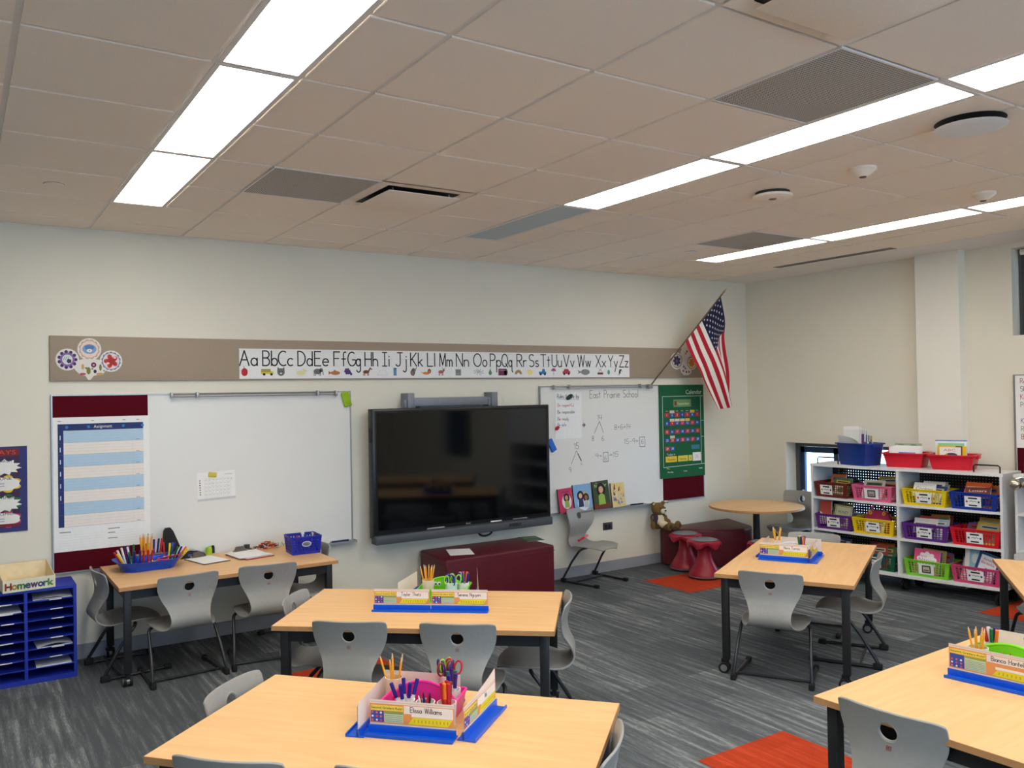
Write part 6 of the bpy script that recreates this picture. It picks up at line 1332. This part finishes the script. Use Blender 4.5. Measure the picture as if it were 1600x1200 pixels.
# LEFT TABLE
t = thing('art_tray', 'wide blue plastic art tray full of markers on the left table', 'tray', W(.305, -.31), R(2)); BT = mat('art_tray_blue', (26, 74, 190), .3); m = MB()
def outline(s, z, w_=.41, d_=.29):
    out = []
    for k in range(40):
        a = 2*PI*k/40; c, sn = math.cos(a), math.sin(a); n_ = 3.2; r_ = (abs(c)**n_+abs(sn)**n_)**(-1/n_); x = r_*c*w_/2*s; y = r_*sn*d_/2*s; y *= 1-.10*math.exp(-(x/.06)**2); out.append((x, y, z+(.006*math.cos(2*a) if z > .03 else 0)))
    return out
R_ = [outline(.80, 0), outline(.88, .03), outline(1, .062), outline(1.07, .066), outline(1.07, .07), outline(.985, .066), outline(.86, .03), outline(.78, .005)]; V = [p for r in R_ for p in r]; F = []
for j in range(7):
    for i in range(40): F.append((j*40+i, j*40+(i+1) % 40, (j+1)*40+(i+1) % 40, (j+1)*40+i))
m.add(V, F, BT, True); m.add(R_[0], [list(range(40))[::-1]], BT); m.add(R_[7], [list(range(40))], BT); m.build('tray_body', t)
m = MB(); m.box(-.075, .105, -.015, .075, .006, .085, BT, .012); m.build('raised_centre', t); m = MB(); m.box(-.09, -.086, -.12, .12, .005, .055, BT).box(.115, .119, -.12, .12, .005, .055, BT); m.build('partition', t)
m = MB(); m.T = Matrix.Translation((0, 0, .0)); m.box(-.07, .10, -.008, .068, .086, .09, cm(120, 110, 110)); m.build('cup_lip', t)
def AT(x, y, z): c, s = math.cos(R(2)), math.sin(R(2)); return (.305+c*x-s*y, -.31+s*x+c*y, TH+z)
random.seed(50)
GP = 'pencils standing in the blue art tray'
for i in range(14): tool('pencil', AT(random.uniform(-.055, .03), random.uniform(.005, .055), .05), random.uniform(1, 9), random.uniform(0, 360), 'yellow pencil standing in the raised centre of the blue art tray', GP)
for i in range(3): tool('marker', AT(.04+i*.022, random.uniform(.02, .05), .05), random.uniform(2, 9), random.uniform(-40, 40), '%s marker standing in the raised centre of the blue art tray' % ['dark blue', 'navy', 'red'][i], 'markers in the centre of the blue art tray', [NAVY, (20, 30, 90), RED_][i], [NAVY, (20, 30, 90), RED_][i])
mk = [(-.165, -.02, 30, 200, RED_), (-.155, -.05, 34, 215, YEL), (-.15, .0, 24, 190, WHT), (-.14, .02, 14, 160, WHT), (-.13, .05, 10, 120, PUR), (-.115, .06, 8, 90, PUR), (-.105, .03, 12, 150, WHT), (-.085+.0, .09, 10, 60, GRN), (-.13, -.07, 26, 250, GRN), (-.11, -.075, 22, 262, NAVY), (-.075, -.075, 22, 268, PUR), (-.055, -.075, 24, 272, RED_), (-.02, -.072, 22, 265, RED_), (-.005, -.075, 24, 280, RED_),
      (.15, -.05, 28, 300, GRN), (.165, -.045, 30, 310, NAVY), (.175, -.02, 38, 330, ORG), (.18, -.045, 44, 318, YEL), (.16, .01, 40, 20, WHT), (.15, .03, 30, 70, YEL), (.13, .05, 12, 100, RED_), (.145, .065, 30, 40, BLU), (.155, .085, 34, 35, NAVY), (.17, .03, 46, 10, WHT), (.13, -.055, 18, 290, TEAL)]
for x, y, tl, az, c in mk: tool('marker', AT(x*.93, y, .018), tl, az, '%s marker leaning in the blue art tray' % CN[c], 'markers leaning in the blue art tray', c, c if c != WHT else None)
random.seed(60)
for i in range(9):
    c = [RED_, YEL, WHT, PUR, PNK, ORG, BLU, YEL, RED_][i]; tool('crayon', AT(-.03+.016*i, -.075+random.uniform(-.02, .03), .045+.004*i), 84+random.uniform(-6, 6), random.uniform(-30, 30), '%s crayon lying across the front of the blue art tray' % CN[c], 'crayons in the blue art tray', c)
t = thing('bookend', 'tall black tapering bookend behind the blue art tray', 'bookend', W(.50, -.075), R(12)); m = MB(); m.T = Matrix.Rotation(PI/2, 4, 'X'); m.prism([(-.07, 0), (.10, 0), (.015, .20), (-.005, .225), (-.035, .225), (-.05, .205)], -.01, .01, BLACK); m.build('upright_plate', t); MB().box(-.07, .10, -.07, .01, 0, .003, BLACK).build('foot_plate', t)
t = thing('tape_dispenser', 'dark blue tape dispenser on the left table behind the clipboard', 'tape dispenser', W(.655, -.115), R(-12)); DB = mat('dispenser_blue', (24, 34, 60), .35)
m = MB(); m.T = Matrix.Rotation(PI/2, 4, 'X'); m.prism([(-.07, 0), (.07, 0), (.075, .015), (.06, .03), (.02, .045), (-.03, .055), (-.06, .045), (-.075, .02)], -.022, .022, DB, True); m.build('dispenser_body', t); m = MB(); m.lathe([(.012, -.012), (.026, -.012), (.026, .012), (.012, .012)], cm(190, 190, 186, .2), 20); o = m.build('tape_roll', t, (-.02, 0, .04), (PI/2, 0, 0))
g = MB(); g.T = Matrix.Translation((0, -.022, 0)); g.q(-.045, .012, .02, .03, cm(80, 96, 120), .001); g.build('side_panel', t)
t = thing('highlighter', 'stubby lime green tool with black cap standing behind the tape dispenser', 'highlighter', W(.77, -.05)); m = MB(); m.lathe([(.022, 0), (.024, .03), (.02, .05)], mat('lime_tool', (170, 206, 40), .4), 20); m.build('body', t); MB().lathe([(.012, 0), (.012, .04), (.008, .055)], BLACK, 14).build('cap', t, (.03, 0, .005))
# clipboards
def clipboard(loc, rz, label, n, col_, w_=.225, d_=.315, group=None):
    t = thing('clipboard', label, 'clipboard', loc, rz, 'clipboards on the left table'); MB().box(-w_/2, w_/2, -d_/2, d_/2, 0, .004, cm(*col_), .0015).build('board', t)
    c = MB(); SL_ = mat('clip_steel', (150, 146, 140), .3, metal=.9); z = .006+n*.0015; yb = d_/2
    c.box(-.05, .05, yb-.03, yb-.004, z, z+.003, SL_); V = [(-.05, yb-.03, z), (.05, yb-.03, z), (.03, yb+.0, z+.035), (-.03, yb+.0, z+.035)]; c.add(V, [(0, 1, 2, 3)], SL_); c.add([(-.05, yb-.004, z), (.05, yb-.004, z), (.03, yb+.0, z+.035), (-.03, yb+.0, z+.035)], [(3, 2, 1, 0)], SL_); c.tube([(-.058, yb-.012, z+.006), (.058, yb-.012, z+.006)], .006, SL_, 8); c.build('spring_clip', t); return t
clipboard(W(.70, -.285), R(14), 'clipboard with one white sheet beside the blue art tray', 1, (70, 24, 30), .2, .29)
sheet('paper_sheet', 'white sheet on the clipboard beside the blue art tray', (.70, -.292, TH+.0065), .19, .27, 14, 'papers on the left table', .0015)
clipboard(W(1.0, -.29), R(12), 'red clipboard under a stack of white papers on the left table', 4, (170, 24, 44), .22, .31)
random.seed(70)
for k in range(6): sheet('paper_sheet', 'white sheet in the paper stack on the red clipboard', (1.0+random.uniform(-.02, .012)-.01*(k > 3), -.285+random.uniform(-.01, .015), TH+.006+k*.0017), .212, .28, 12+random.uniform(-9, 7), 'stack of white papers on the red clipboard', .0015)
# bag of coloured bits
t = thing('supply_pouch', 'clear pouch of orange and dark coloured bits behind the papers on the left table', 'pouch', W(1.16, -.11), R(5)); random.seed(80); m = MB()
for k in range(46):
    c = random.choice([(200, 90, 40), (160, 40, 40), (30, 30, 60), (220, 160, 60), (60, 40, 30), (200, 200, 190), (226, 120, 90)]); x = random.gauss(0, .055); y = random.uniform(-.03, .03); h = .05*math.exp(-(x/.08)**2); z = random.uniform(.004, h+.006); a = random.uniform(0, 6.28); L_ = random.uniform(.012, .028)
    m.tube([(x-L_*math.cos(a), y-L_*.4*math.sin(a), z+.004), (x+L_*math.cos(a), y+L_*.4*math.sin(a), z+random.uniform(-.002, .008)+.004)], random.uniform(.004, .007), cm(*c), 6)
m.build('coloured_bits', t)
m = MB()
for k in range(18):
    c = random.choice([(150, 180, 120), (90, 130, 70), (210, 214, 200), (190, 200, 150)]); x = .12+random.uniform(-.03, .06); y = random.uniform(-.02, .03); m.tube([(x, y, .006), (x+random.uniform(-.02, .02), y+random.uniform(-.01, .01), .008+random.uniform(0, .03))], .003, cm(*c), 5)
m.build('green_bits', t)
tag(MB().lathe([(.018, 0), (.024, .02), (.02, .032), (.024, .04)], mat('dark_clip', (56, 50, 52), .5), 14).build('binder_clip', None, W(1.045, -.06)), 'small dark round clip beside the coloured pouch', 'clip')
# blue basket
bt = basket((22, 34, 160), 'blue', W(1.235, -.50), R(-4), 'deep blue lattice basket with an oval tag on the left table', .225, .20, .125, 0, None, 'pencil_basket', fat=2.6, nc=9)
if 'group' in bt: del bt['group']
g = MB(); g.T = Matrix.Translation((.1125, .005, .075)) @ Matrix.Rotation(R(4.5), 4, 'X'); g.disc(0, 0, .034, .02, cm(216, 222, 232), .004, 24); g.disc(0, 0, .029, .0155, cm(110, 120, 140), .0045, 24); g.hand('Pens', -.02, -.006, .014, cm(40, 44, 60), .12, .005); g.build('oval_tag', bt)
random.seed(90)
for i in range(9): c = [RED_, TEAL, WHT, NAVY, WHT, BRN, WHT, BLU, WHT][i]; tool('marker', (1.30+random.uniform(0, .12), -.42+random.uniform(-.05, .06), TH+.008), random.uniform(5, 28), random.uniform(0, 360), '%s marker in the deep blue lattice basket' % CN[c], 'markers in the deep blue basket', c, c)
